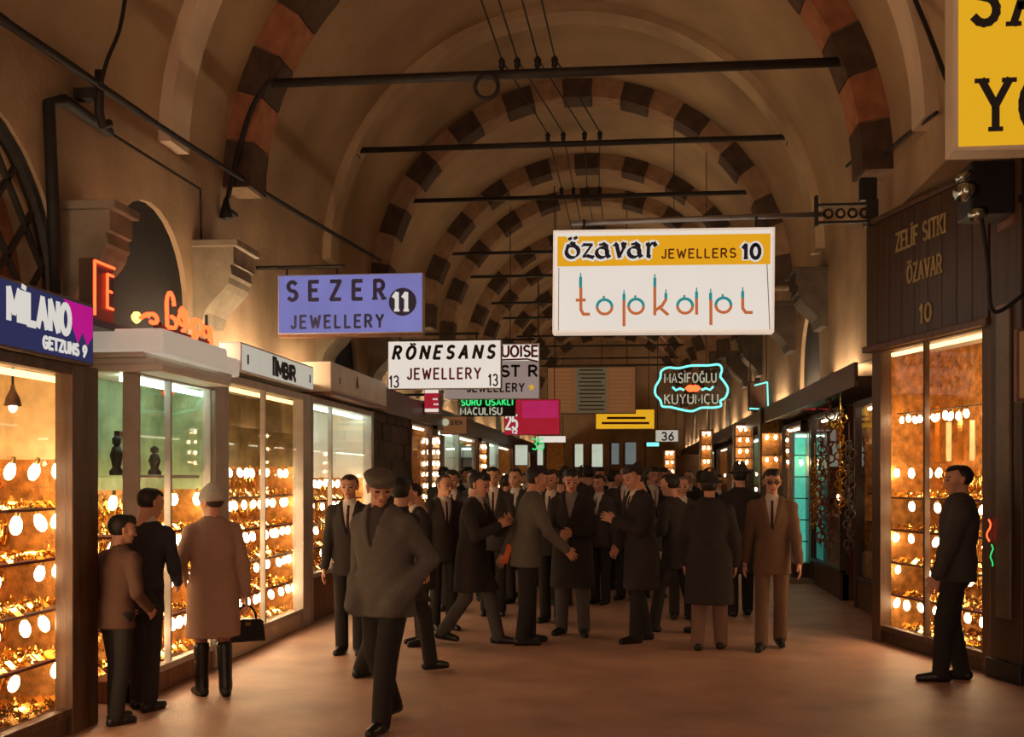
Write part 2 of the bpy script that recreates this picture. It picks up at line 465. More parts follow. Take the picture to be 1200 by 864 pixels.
# ================================================================== SHOPS
_bulb = MB()
_bulb.cur = 0
_bulb.lathe([(.004,-.085),(.018,-.080),(.030,-.064),(.034,-.045),(.028,-.024),(.015,-.006)], 9)
_bulb.cur = 1
_bulb.lathe([(.015,-.008),(.016,.0),(.014,.02),(.006,.026)], 8)
_b = _bulb.build('light_bulb', ['bulb', 'bulbcap'], smooth=True); bulb_me = _b.data; bpy.data.objects.remove(_b)
nbulbs = 0
def bulb(loc, where, s=1.):
    global nbulbs
    o = bpy.data.objects.new('light_bulb', bulb_me); col.objects.link(o); o.location = loc
    s *= random.uniform(.9, 1.12)
    o.scale = (s*.86, s*.86, s*1.15); o.rotation_euler = (random.uniform(-.35, .35), random.uniform(-.35, .35), random.uniform(0, 6))
    tag(o, 'small glowing bulb in the ' + where, 'light bulb', 'bulbs in the ' + where); nbulbs += 1
    return o

def jewels(m, u0, u1, v0, v1, z, dens):
    n = int((u1 - u0) * dens)
    for i in range(n):
        u = random.uniform(u0 + .02, u1 - .02); v = random.uniform(v0 + .015, v1 - .02); t = random.random()
        if t < .34:
            m.torus((u, v, z + .02), random.uniform(.012, .022), .005, 'y', 8, 4)
        elif t < .55:
            m.torus((u, v, z + .006), random.uniform(.016, .032), .005, 'z', 9, 4)
        elif t < .8:
            h = random.uniform(.03, .08); w = random.uniform(.01, .022)
            m.lathe([(w, 0), (w*.6, h*.3), (w*.9, h*.6), (w*.2, h)], 6, (u, v, z))
        else:
            w = random.uniform(.02, .045)
            m.add([(u-w,v-.02,z),(u+w,v-.02,z),(u+w,v+.03,z+.045),(u-w,v+.03,z+.045),(u-w,v+.04,z),(u+w,v+.04,z)], [(0,1,2,3),(3,2,5,4),(0,3,4),(1,5,2)])

def display_case(label, origin, rot, L, D, z0, z1, frame='alu', back='goldback', nshelf=5, zs_top=1.6, posts=(.06, .06), mull=(),
                 sill='wood_red', where='case', bulbs_per=5., dens=60, tubem='tube', sep=True, bulb_rows=None, postmat=None, setback=.1, top_back=None, bs=1., pane_split=True, end_glass=False):
    e = empty('display_case', origin, rot); tag(e, label, 'display case')
    T = Matrix.Translation(origin) @ Matrix.Rotation(rot, 4, 'Z')
    pm = postmat or frame
    MB().box(0, L, 0, D, 0, z0).build('plinth', sill, e, bevel=.008)
    MB().box(0, L, -.025, .05, z0, z0 + .05).build('sill', frame, e, bevel=.006)
    MB().box(0, L, -.02, .06, z1, z1 + .07).build('header', frame, e, bevel=.006)
    MB().box(0, posts[0], -.03, .09, 0, z1 + .07).build('post', pm, e, bevel=.006)
    MB().box(L - posts[1], L, -.03, .09, 0, z1 + .07).build('post', pm, e, bevel=.006)
    ed = [posts[0]] + list(mull) + [L - posts[1]]
    for q in mull: MB().box(q - .015, q + .015, -.01, .04, z0 + .05, z1).build('mullion', frame, e)
    for a, b in zip(ed[:-1], ed[1:]):
        MB().box(a, b, .012, .02, z0 + .05, z1).build('glass_pane', 'glass', e)
    MB().box(0, L, D - .03, D, z0, zs_top + .02).build('back_panel', back, e)
    MB().box(0, L, D - .03, D, zs_top + .02, z1 + .07).build('upper_back_panel', top_back or back, e)
    if sep:
        zm = zs_top + .02; tb = top_back or back
        if end_glass: MB().box(0, .008, .09, D - .03, z0, z1 + .07).build('glass_pane', 'glass', e)
        else:
            MB().box(0, .02, .09, D - .03, z0, zm).build('side_panel', back, e); MB().box(0, .02, .09, D - .03, zm, z1 + .07).build('upper_side_panel', tb, e)
        MB().box(L - .02, L, .09, D - .03, z0, zm).build('side_panel', back, e); MB().box(L - .02, L, .09, D - .03, zm, z1 + .07).build('upper_side_panel', tb, e)
    MB().box(.02, L - .02, .07, D - .03, z1 + .03, z1 + .07).build('case_roof', 'white', e)
    MB().box(.1, L - .1, .12, .16, z1 - .04, z1 - .005).build('lamp_tube', tubem, e)
    jm = MB()
    dz = (zs_top - z0) / nshelf
    for k in range(nshelf):
        z = z0 + .03 + dz * k
        v0 = setback + .05 * k / nshelf
        if k > 0: MB().box(.02, L - .02, v0, D - .03, z - .018, z).build('shelf', 'velvet' if k % 2 else 'wood_red', e)
        jewels(jm, .04, L - .04, v0, D - .06, z, dens)
        # a row of chains hanging at the back
        for q in range(int(L * dens * .55)):
            u = random.uniform(.06, L - .06)
            jm.torus((u, D - .045, z + dz * random.uniform(.35, .7)), random.uniform(.02, .05), .0045, 'y', 10, 3, 1, 1.6)
        nb = max(1, int(L * bulbs_per))
        if bulb_rows is None or k in bulb_rows:
            zz = z + dz - .035
            for q in range(nb):
                u = L * (q + .5) / nb + random.uniform(-.05, .05)
                if random.random() < .9:
                    bulb(T @ Vector((min(max(u, .08), L - .08), v0 + .05 + random.uniform(-.02, .03), zz)), where, bs)
    j = jm.build('gold_jewellery', 'gold'); j.location = origin; j.rotation_euler = (0, 0, rot)
    tag(j, 'gold rings and chains spread over the shelves of the ' + where, 'jewellery', None, 'stuff')
    return e, T

H90 = PI / 2
XF = -3.5
display_case('nearest brown-framed jewellery window glowing orange under the blue and magenta sign', (XF, 5.5, 0), H90, 1.5, .62, .12, 2.27,
             'wood', 'goldback', 5, 1.72, (.05, .34), (), 'wood', 'window under the blue and magenta sign', 4.0, 130, 'tube_dim', top_back='cloth_cream', bs=1.15)
display_case('greenish jewellery window under the white canopy with red neon', (XF, 7.6, 0), H90, 1.76, .62, .16, 2.36,
             'alu', 'goldback', 4, 1.5, (.04, .26), (.62, 1.44), 'wood_red', 'window under the white canopy', 4.6, 100, 'tube_cool', top_back='greenback', bs=1.15, end_glass=True)
display_case('jewellery window with wide grey posts under the slanting white sign', (XF, 9.36, 0), H90, 2.6, .62, .16, 2.46,
             'alu', 'goldback', 5, 1.72, (.06, .3), (1.1,), 'cream', 'window under the slanting white sign', 4.6, 90, 'tube_dim', top_back='olive')
display_case('pale green topped jewellery window below the long cream box sign', (XF, 12.0, 0), H90, 3.0, .62, .5, 2.46,
             'alu', 'goldback', 4, 1.6, (.05, .14), (.9,), 'wood_red', 'window below the cream box sign', 3.6, 50, 'tube_cool', top_back='white')

# ---- sign over the nearest left window
ink('ink_black', (.02, .018, .02)); ink('ink_red', (.30, .035, .05)); ink('ink_white', (.9, .85, .78), .75); ink('ink_brown', (.22, .08, .02))
ink('ink_orange', (.62, .16, .05), .8); ink('ink_teal', (.03, .30, .30), .8); ink('ink_navy', (.03, .03, .09)); ink('ink_dim', (.22, .08, .025), .9); ink('ink_goldletter', (.35, .27, .12))
M['panel_blue'] = mk_panel('panel_blue', (.035, .035, .11), .8)
M['panel_magenta'] = mk_panel('panel_magenta', (.50, .01, .24), .9)
M['panel_white'] = mk_panel('panel_white', (.90, .80, .70), .85, .05)
M['panel_dimwhite'] = mk_panel('panel_dimwhite', (.62, .56, .46), .75, .08)
M['panel_periwinkle'] = mk_panel('panel_periwinkle', (.22, .21, .52), .85, .18)
M['panel_amber'] = mk_panel('panel_amber', (.78, .36, .012), .95, .04)
M['panel_yellow'] = mk_panel('panel_yellow', (.78, .40, .015), .95, .03)
M['panel_red'] = mk_panel('panel_red', (.38, .015, .03), .9, .2)
M['panel_pink'] = mk_panel('panel_pink', (.30, .22, .19), .9, .1)
M['panel_brown'] = mk_panel('panel_brown', (.19, .075, .028), .8, .1)
M['panel_olive'] = mk_panel('panel_olive', (.11, .085, .045), .8, .1)

PAN = {}
def sign_box(label, cx, cy, z0, w, h, rz=0, t=.14, frame='white', panel='panel_white', rim=.02, name='hanging_sign', cat='sign', tilt=0):
    e = empty(name, (cx, cy, z0), rz); tag(e, label, cat)
    e.rotation_euler = (0, tilt, rz)
    MB().box(-w/2, w/2, 0, t, 0, h).build('sign_box', frame, e, bevel=.006)
    PAN[e] = MB().box(-w/2 + rim, w/2 - rim, -.006, .004, rim, h - rim).build('face_panel', panel, e)
    return e
M['frame_glow'] = mk('frame_glow', (.8, .78, .72), .4, .05, 3, emit=(.9, .8, .7), es=.5)  # enamel frame given a glow of its own to look lit
def sign_px(label, x0, y0, x1, y1, Y, **k):
    a = at_y(x0, y1, Y); b = at_y(x1, y0, Y)
    w, h = b.x - a.x, None
    c = at_y((x0+x1)/2, y1, Y); d = at_y((x0+x1)/2, y0, Y)
    e = sign_box(label, c.x, Y, c.z, w, d.z - c.z, **k)
    return e, w, d.z - c.z
def lettering(e, m, mat, name='lettering'): return m.build(name, mat, e)

# fascia signs on the left row (faces +x: rotate 90)
e = sign_box('blue and magenta fascia sign with white lettering over the nearest window', XF + .06, 5.74, 2.34, 2.26, .40, H90, .16, 'alu_dk', 'panel_blue', name='fascia_sign')
W = 2.26; x0 = -W/2
m = MB(); 
m.add([(x0+1.86,-.008,.375),(x0+2.235,-.008,.375),(x0+2.235,-.008,.19),(x0+2.16,-.008,.12),(x0+2.1,-.008,.2),(x0+2.04,-.008,.12)], [(0,5,4,3,2,1)])
m.build('colour_flash', 'panel_magenta', e)
m = MB(); write(m, 'MİLANO', x0+1.25, .17, .165, .042, width=.68, gap=.3, y=-.009)
lettering(e, m, 'ink_white')
m = MB(); write(m, 'GETZUNS 9', x0+1.62, .05, .065, .017, width=.52, gap=.3, y=-.009)
lettering(e, m, 'ink_white')
# white canopy of the second window: ledge + two boxes
e = empty('shop_canopy', (XF, 7.5, 2.37), H90); tag(e, 'white stepped canopy over the greenish window', 'canopy')
M['canopy_lit'] = mk('canopy_lit', (.8, .78, .72), .4, .05, 3, emit=(.9, .8, .66), es=.28)
MB().box(0, 1.36, -.25, .45, 0, .055).build('ledge', 'white', e, bevel=.012)
MB().box(.03, 1.52, -.19, .45, .055, .10).build('ledge', 'white', e, bevel=.012)
MB().box(.0, 1.75, -.12, .45, .10, .14).build('ledge', 'white', e, bevel=.012)
MB().box(.04, .66, -.24, .45, .14, .31).build('light_box', 'canopy_lit', e, bevel=.02)
MB().box(.68, 1.42, -.20, .4, .14, .32).build('light_box', 'canopy_lit', e, bevel=.02)
MB().box(1.43, 2.05, -.08, .3, .14, .30).build('light_box', 'canopy_lit', e, bevel=.02)
# slanting white sign
e = sign_box('long white fascia sign with bold black lettering over grey posts', XF + .06, 10.78, 2.57, 2.3, .27, H90, .2, 'white', 'panel_dimwhite', name='fascia_sign')
m = MB(); write(m, 'İİMBIR', -.28, .06, .13, .046, width=.72, gap=.22, y=-.009, serif=True)
write(m, 'I', -1.0, .09, .07, .03, y=-.009); write(m, 'I', .98, .09, .07, .03, y=-.009)
lettering(e, m, 'ink_black')
# cream box sign
e = sign_box('cream box sign with small dark mark, unlit, beyond the slanting white sign', XF + .16, 13.75, 2.6, 2.9, .34, H90, .5, 'cream', 'cream', name='fascia_sign')
m = MB(); write(m, 'A', -.3, .14, .12, .03, y=-.009); write(m, 'I', -1.1, .12, .06, .02, y=-.009)
lettering(e, m, 'ink_brown')
MB().box(-1.45, 1.45, -.03, .5, -.04, 0).build('soffit', 'wood_red', e)

# shop roofs with out-of-sight tubes added on top to light the vault
def roof_run(label, x0, x1, y0, y1, z, n, tx, fx=None, segs=None):
    e = empty('shop_roof', ((x0+x1)/2, y0, z)); tag(e, label, 'roof')
    MB().box(x0-(x0+x1)/2, x1-(x0+x1)/2, 0, y1-y0, 0, .05).build('boards', 'wood_dark', e)
    if fx is not None: MB().box(fx-(x0+x1)/2-.02, fx-(x0+x1)/2+.02, 0, y1-y0, -.06, .28 if fx < 0 else .2).build('tube_screen_board', 'wood', e)  # board added in front to keep the fill tubes out of view
    for (a, b) in (segs or [((y1-y0) * (i + .25) / n, (y1-y0) * (i + .75) / n) for i in range(n)]):
        c = tx - (x0+x1)/2
        MB().box(c-.06, c+.06, a-.05, b+.05, .05, .08).build('fill_tray', 'white', e)
        MB().tube([(c, a, .11), (c, b, .11)], .022, 8).build('lamp_tube', 'tube_vault_fill', e)  # added fill tube, not a lamp of the shops
roof_run('dark board roof over the near left shop windows, added fill tubes on top', -4.2, -3.62, 4.5, 15.0, 2.66, 4, -3.84, None, [(.5, 1.8), (4.6, 5.9), (6.5, 7.8), (8.5, 9.8)])
roof_run('dark board roof over the far left shops, added fill tubes on top', -4.2, -3.5, 15.2, 51.0, 2.62, 12, -3.75, -3.47)
roof_run('added dark board ledge over the far right shops, hidden fill tubes on top', 2.44, 3.3, 12.2, 51.0, 2.66, 14, 2.515, 2.44)  # ledge added to carry tubes that light the vault

# yellow bulb standing on the canopy in front of the dark niche
p = at_x(160, 372, -3.75)
e = empty('roof_lamp', (-3.75, p.y, 2.86)); tag(e, 'small bare yellow bulb glowing in front of the dark niche', 'lamp')
M['bulb_y'] = mk_emit('bulb_yellow', (1, .52, .08), 5)
MB().lathe([(.01,-.045),(.035,-.02),(.04,.01),(.02,.04)], 10, (0, 0, p.z-2.86)).build('glass_bulb', 'bulb_y', e, True)
MB().tube([(0, 0, 0), (0, 0, p.z-2.9)], .014, 6).build('stem', 'bulbcap', e)

# red script neon above the canopy
M['neon_red'] = mk_emit('neon_red', (1, .05, .012), 6.5)
M['neon_cyan'] = mk_emit('neon_cyan', (.22, .95, .82), 1.3)
M['neon_pale'] = mk_emit('neon_pale', (.56, .54, .38), .75)
M['neon_green'] = mk_emit('neon_green', (.05, .8, .2), 1.0)
c = at_x(222, 388, -3.62)
e = empty('neon_sign', (-3.62, c.y, 2.74), H90); tag(e, 'red script neon standing on the white canopy', 'neon sign')
sx = 1.02
def nz(m, pts, r=.016): m.tube([((x - .5) * sx, 0, c.z - 2.74 + .04 + z * .19) for x, z in pts], r, 6)
m = MB()
nz(m, arc(.12,.62,.07,.5,0,190,8) + [(.06,-.3),(.1,-.36)] + arc(.14,-.1,.1,.24,250,450,8))
nz(m, arc(.36,.18,.08,.24,80,380,10) + [(.43,.5),(.34,.66),(.3,.5),(.46,-.05),(.36,-.3)])
nz(m, [(.5,-.1),(.56,.3),(.62,.42),(.6,.05),(.56,-.9),(.6,-.95),(.66,-.2)] + arc(.7,.1,.07,.28,240,470,9))
nz(m, arc(.86,.0,.07,.22,40,330,9) + [(.96,.3),(.98,-.5),(.92,-.62)])
nz(m, [(-.42,-.35),(-.3,-.1)] + arc(-.2,-.2,.08,.18,170,-120,8))
m.build('neon_tube', 'neon_red', e, True)
MB().bar((-.6, .03, .06), (.55, .03, .06), .03).bar((-.5, .03, 0), (-.5, .03, .1), .02).bar((.45, .03, 0), (.45, .03, .3), .02).build('support_rail', 'iron', e)
# small red lit cabinet beside the impost
p = at_x(130, 362, -3.72)
e = empty('red_lightbox', (-3.72, p.y - .12, 2.74), H90); tag(e, 'small red outlined box standing at the canopy end below the impost', 'light box')
MB().box(-.16, .16, 0, .1, 0, .42).build('cabinet', 'wood_dark', e)
m = MB()
for (a, b) in (((-.15,.02),(-.15,.40)),((-.15,.40),(.15,.40)),((.04,.1),(.04,.34)),((.04,.34),(.13,.34)),((.04,.1),(.13,.1)),((.04,.22),(.11,.22))):
    m.tube([(a[0], -.012, a[1]), (b[0], -.012, b[1])], .010, 5)
m.build('neon_tube', 'neon_red', e)

# items in the upper part of the greenish window
def boxthing(name, label, cat, loc, rz, parts):
    e = empty(name, loc, rz); tag(e, label, cat)
    for (n, b, mt) in parts: MB().box(*b).build(n, mt, e, bevel=.004)
    return e
MB_sh = boxthing('glass_shelf', 'glass shelf strip across the upper part of the greenish window', 'shelf', (XF, 7.66, 1.62), H90,
                 [('shelf_board', (0, 1.4, .12, .55, 0, .015), 'shelfglass'), ('front_edge', (0, 1.4, .10, .12, -.005, .022), 'alu')])
boxthing('picture_frame', 'dark standing picture frame in the greenish window', 'frame', (XF - .4, 8.25, 1.637), H90 + .2,
         [('frame_side', (-.16, -.12, -.02, .02, 0, .34), 'wood_dark'), ('frame_side', (.12, .16, -.02, .02, 0, .34), 'wood_dark'), ('frame_top', (-.16, .16, -.02, .02, .30, .34), 'wood_dark'), ('picture', (-.12, .12, 0, .012, 0, .30), 'greenback')])
for i, (yy, hh) in enumerate(((7.95, .30), (8.62, .24))):
    e = empty('dark_figurine', (XF - .3, yy, 1.637)); tag(e, ('tall' if i == 0 else 'short') + ' dark ornament standing on the glass shelf strip', 'ornament')
    MB().lathe([(.05,0),(.055,.03),(.03,.06),(.05,.5*hh),(.03,.72*hh)], 10).build('figure_body', 'iron', e, True)
    MB().lathe([(.01,.72*hh),(.032,.8*hh),(.034,.92*hh),(.005,hh)], 10).build('figure_head', 'iron', e, True)
p = at_x(15, 470, -3.72)
e = empty('pendant_lamp', (-3.72, p.y, p.z)); tag(e, 'brown pendant lamp hanging in the nearest window', 'lamp')
MB().tube([(0, 0, .09), (0, 0, 2.27 - p.z + .02)], .008, 5).build('cord', 'cable', e)
MB().lathe([(.05,-.03),(.04,.02),(.015,.07),(.01,.1)], 12).build('lamp_shade', 'wood', e, True)
MB().lathe([(.006,-.07),(.024,-.05),(.022,-.03)], 8).build('glass_bulb', 'bulb', e, True)

# ---- right: angled wooden shop
A = ground(1025, 750); B = ground(1156, 789)
ang = math.atan2(B.y - A.y, B.x - A.x); LR = (B - A).length
RO = Vector((A.x, A.y, 0)); RO.z = 0
display_case('tall wood-framed jewellery window under the dark fascia, man standing before it', tuple(RO), ang, LR + .12, .7, .12, 2.86,
             'wood', 'goldback', 5, 1.72, (.17, .14), (.95,), 'wood_dark', 'window under the dark fascia', 4.2, 120, 'tube_dim', postmat='wood', top_back='goldback')
T = Matrix.Translation(RO) @ Matrix.Rotation(ang, 4, 'Z')
e = empty('shop_fascia', RO + Vector((0, 0, 2.93)), ang); tag(e, 'tall dark wooden fascia with dull gold lettering above the angled window', 'fascia')
nP = 9; Wf = LR + .12
for i in range(nP):
    MB().box(-.06 + (Wf+.06)*i/nP + .004, -.06 + (Wf+.06)*(i+1)/nP - .004, -.06, .0, 0, 1.2).build('board', 'wood_dark', e, bevel=.004)
MB().box(-.06, Wf, .0, .06, 0, 1.2).build('backing', 'wood_dark', e)
MB().box(-.08, Wf + .02, -.09, .02, 1.2, 1.25).build('top_moulding', 'wood', e, bevel=.01)
MB().box(-.08, Wf + .02, -.10, .02, -.06, 0).build('bottom_moulding', 'wood', e, bevel=.01)
m = MB()
write(m, 'ZELİF SITKI', .55, .84, .16, .026, width=.85, y=-.062, d=.008, serif=True)
write(m, 'ÖZAVAR', .76, .50, .16, .026, width=.58, y=-.062, d=.008, serif=True)
write(m, '10', .98, .10, .16, .028, y=-.062, d=.008, serif=True)
m.build('lettering', 'ink_goldletter', e)
# white string of lamps and cream blind in the top of that window
for i in range(11): bulb(T @ Vector((.25 + .11*i, .16, 2.22 + .012*math.sin(i*2.))), 'row strung across the top of the angled window', .8)
MB_wire = MB().tube([T @ Vector((.15, .16, 2.25)), T @ Vector((LR, .16, 2.25))], .005, 5).build('lamp_wire', 'cable'); tag(MB_wire, 'thin wire carrying the bulb row across the angled window', 'wire')
for i in range(6):
    o = MB().box(-.04, .04, 0, .012, 0, random.uniform(.35, .6)).build('hanging_ribbon', 'cloth_cream' if i % 2 else 'gold'); q = T @ Vector((.3 + .2*i, .5, 1.78))
    o.location = q; o.rotation_euler = (0, 0, ang); tag(o, 'upright gold and cream strip display in the angled window', 'display', 'strips in the angled window')

# dark pillar and wall beside it, toward the camera
q = T @ Vector((Wf + .02, 0, 0))
e = empty('shop_pillar', (q.x, q.y, 0), ang); tag(e, 'dark brown wooden pillar at the end of the angled window', 'pillar')
MB().box(0, .42, -.06, .5, 0, 4.14).build('shaft', 'wood_dark', e, bevel=.01)
MB().box(-.02, .44, -.09, .5, 0, .16).build('foot', 'black', e, bevel=.01)
MB().box(.12, .3, -.085, -.06, .5, 3.0).build('inset_panel', 'alu_dk', e, bevel=.004)
q2 = T @ Vector((Wf + .46, 0, 0))
e = empty('shop_shutter', (q2.x, q2.y, 0), ang); tag(e, 'dark bluish shutter panel beside the wooden pillar', 'shutter')
M['shutter'] = mk('shutter_paint', (.06, .06, .075), .4, .2)
for i in range(8): MB().box(.0 + i*.3, .29 + i*.3, .0, .04, 0, 2.9).build('panel', 'shutter', e, bevel=.006)
MB().box(0, 2.4, -.03, .06, 2.9, 4.14).build('header_board', 'wood', e)
e, W, Hh = sign_px('narrow yellow lit panel at the edge of the dark shutter', 1191, 385, 1225, 470, 7.6, t=.05, frame='wood_red', panel='panel_brown', name='lit_sign')

# small neon scribble on the pillar side of the window
m = MB()
pp = [T @ Vector((Wf - .02, -.10, 1.15 - .05*i)) + Vector((0, 0, 0)) for i in range(3)]
m.tube([T @ Vector((Wf+.06 + .03*math.sin(i*1.3), -.095, 1.28 - .035*i)) for i in range(6)], .006, 5)
tag(m.build('neon_scribble', 'neon_red'), 'tiny red neon squiggle on the dark pillar', 'neon sign')
m = MB(); m.tube([T @ Vector((Wf+.10 + .02*math.sin(i*1.7), -.095, 1.08 - .035*i)) for i in range(6)], .006, 5)
tag(m.build('neon_scribble', 'neon_green'), 'tiny green neon squiggle on the dark pillar', 'neon sign')

# ---- farther shops: both sides
def far_shop(label, where, origin, rot, L, D, z0, z1, frame, back, cool, b, dens, rows, sgn):
    return display_case(label, origin, rot, L, D, z0, z1, frame, back, 4, 1.75, (.08, .08), (), 'wood', where, b, dens, 'tube_cool' if cool else 'tube', True, rows, bs=.95)
# dark stone-clad stretch after the fourth left window
e = empty('stone_pier', (XF, 15.05, 0), H90); tag(e, 'dark brown stone-clad pier between the left shop windows', 'pier')
M['pierstone'] = [mk('pier_stone_%d' % i, c, .8, .3, 6, .3, 30) for i, c in enumerate(((.10,.06,.04),(.075,.045,.032),(.13,.075,.05)))]
MB().box(0, 2.6, .04, .5, 0, 2.95).build('core', 'black', e)
for r in range(11):
    w = 0.
    z = r*.268; x = -.3*(r % 2)
    while x < 2.6:
        ln = .62; a, b2 = max(0, x), min(2.6, x + ln)
        if b2 - a > .08: MB().box(a+.008, b2-.008, random.uniform(-.012,.006), .05, z+.008, z+.26).build('stone', random.choice(M['pierstone']), e)
        x += ln
left_far = [(17.7, 2.0, 0, 'goldback', 'thin bright window just past the stone pier'), (19.9, 2.6, 1, 'white', 'cool white window past the stone pier'),
            (22.8, 3.0, 0, 'goldback', 'amber window behind the red box sign'), (26.1, 3.4, 1, 'white', 'pale window behind the grouped men'),
            (29.8, 4.0, 0, 'goldback', 'warm window further down the left row'), (34.2, 5.0, 0, 'goldback', 'farthest warm window of the left row')]
for i, (y, L, cool, back, w) in enumerate(left_far):
    far_shop('shop front with a ' + w, w, (XF + .05*(i % 2), y, 0), H90, L, .6, .4, 2.5, 'wood_red' if i % 2 == 0 else 'alu', back, cool, .9, 14, (2, 3), 1)
right_far = [(12.6, 1.7, 0, 'goldback', 'dim window hung with chains past the dark fascia'), (15.0, 2.4, 0, 'velvet', 'dark window between fascia and cyan case'),
             (18.6, 2.4, 0, 'goldback', 'warm window just past the cyan case'), (21.4, 2.6, 0, 'goldback', 'warm window behind the man in brown'),
             (24.4, 3.2, 1, 'greenback', 'greenish window further down the right row'), (28.0, 3.6, 0, 'goldback', 'warm window behind the hatted pair'),
             (32.0, 4.0, 0, 'goldback', 'small warm window near the white number plate'), (36.5, 5.0, 1, 'white', 'farthest pale window of the right row')]
for i, (y, L, cool, back, w) in enumerate(right_far):
    far_shop('shop front with a ' + w, w, (2.86 - .04*(i % 2), y + L, 0), -H90, L, .6, .35, 2.5, 'wood_dark', back, cool, .85 if i > 1 else .8, 14, (2, 3) if i > 1 else (2,), -1)

# end faces of right-hand cases that look up the street
def face_case(label, where, px0, px1, ytop, ybot, Y, frame, back, nsh, tubem, D=.35, cyan=False):
    a = at_y(px0, ybot, Y); b = at_y(px1, ytop, Y)
    w = b.x - a.x; h = b.z - a.z
    e = empty('showcase', (a.x, Y, 0)); tag(e, label, 'showcase')
    z0 = a.z
    MB().box(-.03, w+.03, 0, D, 0, z0).build('plinth', 'wood_dark', e, bevel=.006)
    MB().box(0, w, D-.02, D, z0, z0+h).build('back_panel', back, e)
    for q in (-.03, w): MB().box(q, q+.03, 0, D, z0, z0+h+.03).build('side_frame', frame, e)
    MB().box(0, w, 0, D, z0+h, z0+h+.03).build('top', frame, e)
    for k in range(nsh): MB().box(0, w, .05, D-.02, z0+h*(k+1)/(nsh+1)-.008, z0+h*(k+1)/(nsh+1)).build('shelf', 'wood_dark' if not cyan else 'shelfglass', e)
    for k in range(nsh): MB().box(0, w, .045, .055, z0+h*(k+1)/(nsh+1)-.012, z0+h*(k+1)/(nsh+1)+.004).build('shelf_edge', 'iron', e)
    MB().box(0, w, .0, .008, z0, z0+h).build('glass_pane', 'glass', e)
    MB().tube([(.03, .05, z0+h-.04), (w-.03, .05, z0+h-.04)], .016, 6).build('lamp_tube', tubem, e)
    if where:
        for k in range(nsh + 1):
            for q in (.3, .72): bulb((a.x + w*q, Y + .09, z0 + h*(k+1)/(nsh+1) - .04), where, .85)  # bulbs added to brighten the far showcases
    return e, w, z0, h
M['cyan_glow_back'] = mk('turquoise_glow_lining', (.12, .62, .50), .6, .25, 7, emit=(.10, .62, .48), es=.55)  # lining glows by itself to brighten the turquoise showcase
e, w, z0, h = face_case('narrow turquoise lit showcase with dark shelf bars', '', 931, 948, 508, 660, 17.6, 'alu', 'cyan_glow_back', 5, 'tube_cool', cyan=True)
bulb((e.location.x + w/2, 17.72, z0 + h*.8), 'turquoise showcase')
e, w, z0, h = face_case('small gilt showcase panel beyond the man in brown', 'gilt panel beyond the man in brown', 893, 916, 480, 560, 20.2, 'wood', 'goldback', 2, 'tube')
e, w, z0, h = face_case('narrow gilt showcase beside the green door panel', 'gilt showcase beside the green door panel', 862, 882, 498, 550, 23.2, 'wood', 'goldback', 3, 'tube')
e, w, z0, h = face_case('slim amber showcase behind the hatted figure', 'slim amber showcase behind the hatted figure', 822, 834, 505, 585, 26.5, 'wood_red', 'goldback', 4, 'tube')
e, w, z0, h = face_case('slim amber showcase under the white number plate', 'slim amber showcase under the number plate', 779, 791, 528, 570, 29.5, 'wood_red', 'goldback', 3, 'tube')
e, w, z0, h = face_case('tall bright gilt showcase at the edge of the stone pier', 'tall gilt showcase by the stone pier', 504, 515, 512, 590, 19.6, 'wood_red', 'cloth_cream', 5, 'tube')
e, w, z0, h = face_case('cool white showcase under the small brown box sign', '', 540, 553, 524, 562, 22.6, 'alu', 'white', 2, 'tube_cool')
e, w, z0, h = face_case('slim gilt showcase past the cool white one', 'slim gilt showcase past the cool white one', 562, 570, 520, 565, 25.6, 'wood', 'goldback', 3, 'tube')
# white footplate below the turquoise case
p = at_y(942, 684, 17.3)
boxthing('doorstep', 'pale stone doorstep under the turquoise showcase', 'step', (p.x, 17.25, 0), 0, [('slab', (-.3, .35, 0, .3, 0, .07), 'stone')])
# hanging strings of wares beside the dark fascia
M['bead'] = mk('red_beads', (.28, .05, .025), .3, .4, 30)
for i, (px, yt, yb, Y, mt) in enumerate(((962, 515, 640, 15.2, 'bead'), (972, 470, 655, 14.6, 'wood_red'), (955, 540, 620, 16.0, 'gold'), (985, 480, 600, 13.8, 'gold'), (995, 520, 650, 13.3, 'alu_dk'))):
    a = at_y(px, yt, Y); b = at_y(px, yb, Y); m = MB()
    n = 22
    for k in range(n):
        z = a.z + (b.z - a.z) * k / n
        m.torus((.02*math.sin(k*1.1), .02*math.cos(k*.7), z - b.z), .035 + .012*(k % 3), .012, 'x' if k % 2 else 'y', 8, 4)
    m.tube([(0, 0, -.02), (0, 0, a.z - b.z + .25)], .006, 4)
    o = m.build('hanging_strand', mt); o.location = (a.x, Y, b.z)
    tag(o, ['strand of dark red beads hanging by the turquoise case', 'long brown strand hanging nearest the dark fascia post', 'short gilt strand hanging close to the turquoise case', 'gilt strand hanging from the shop eave past the fascia', 'dull metal strand hanging past the fascia'][i], 'strand')

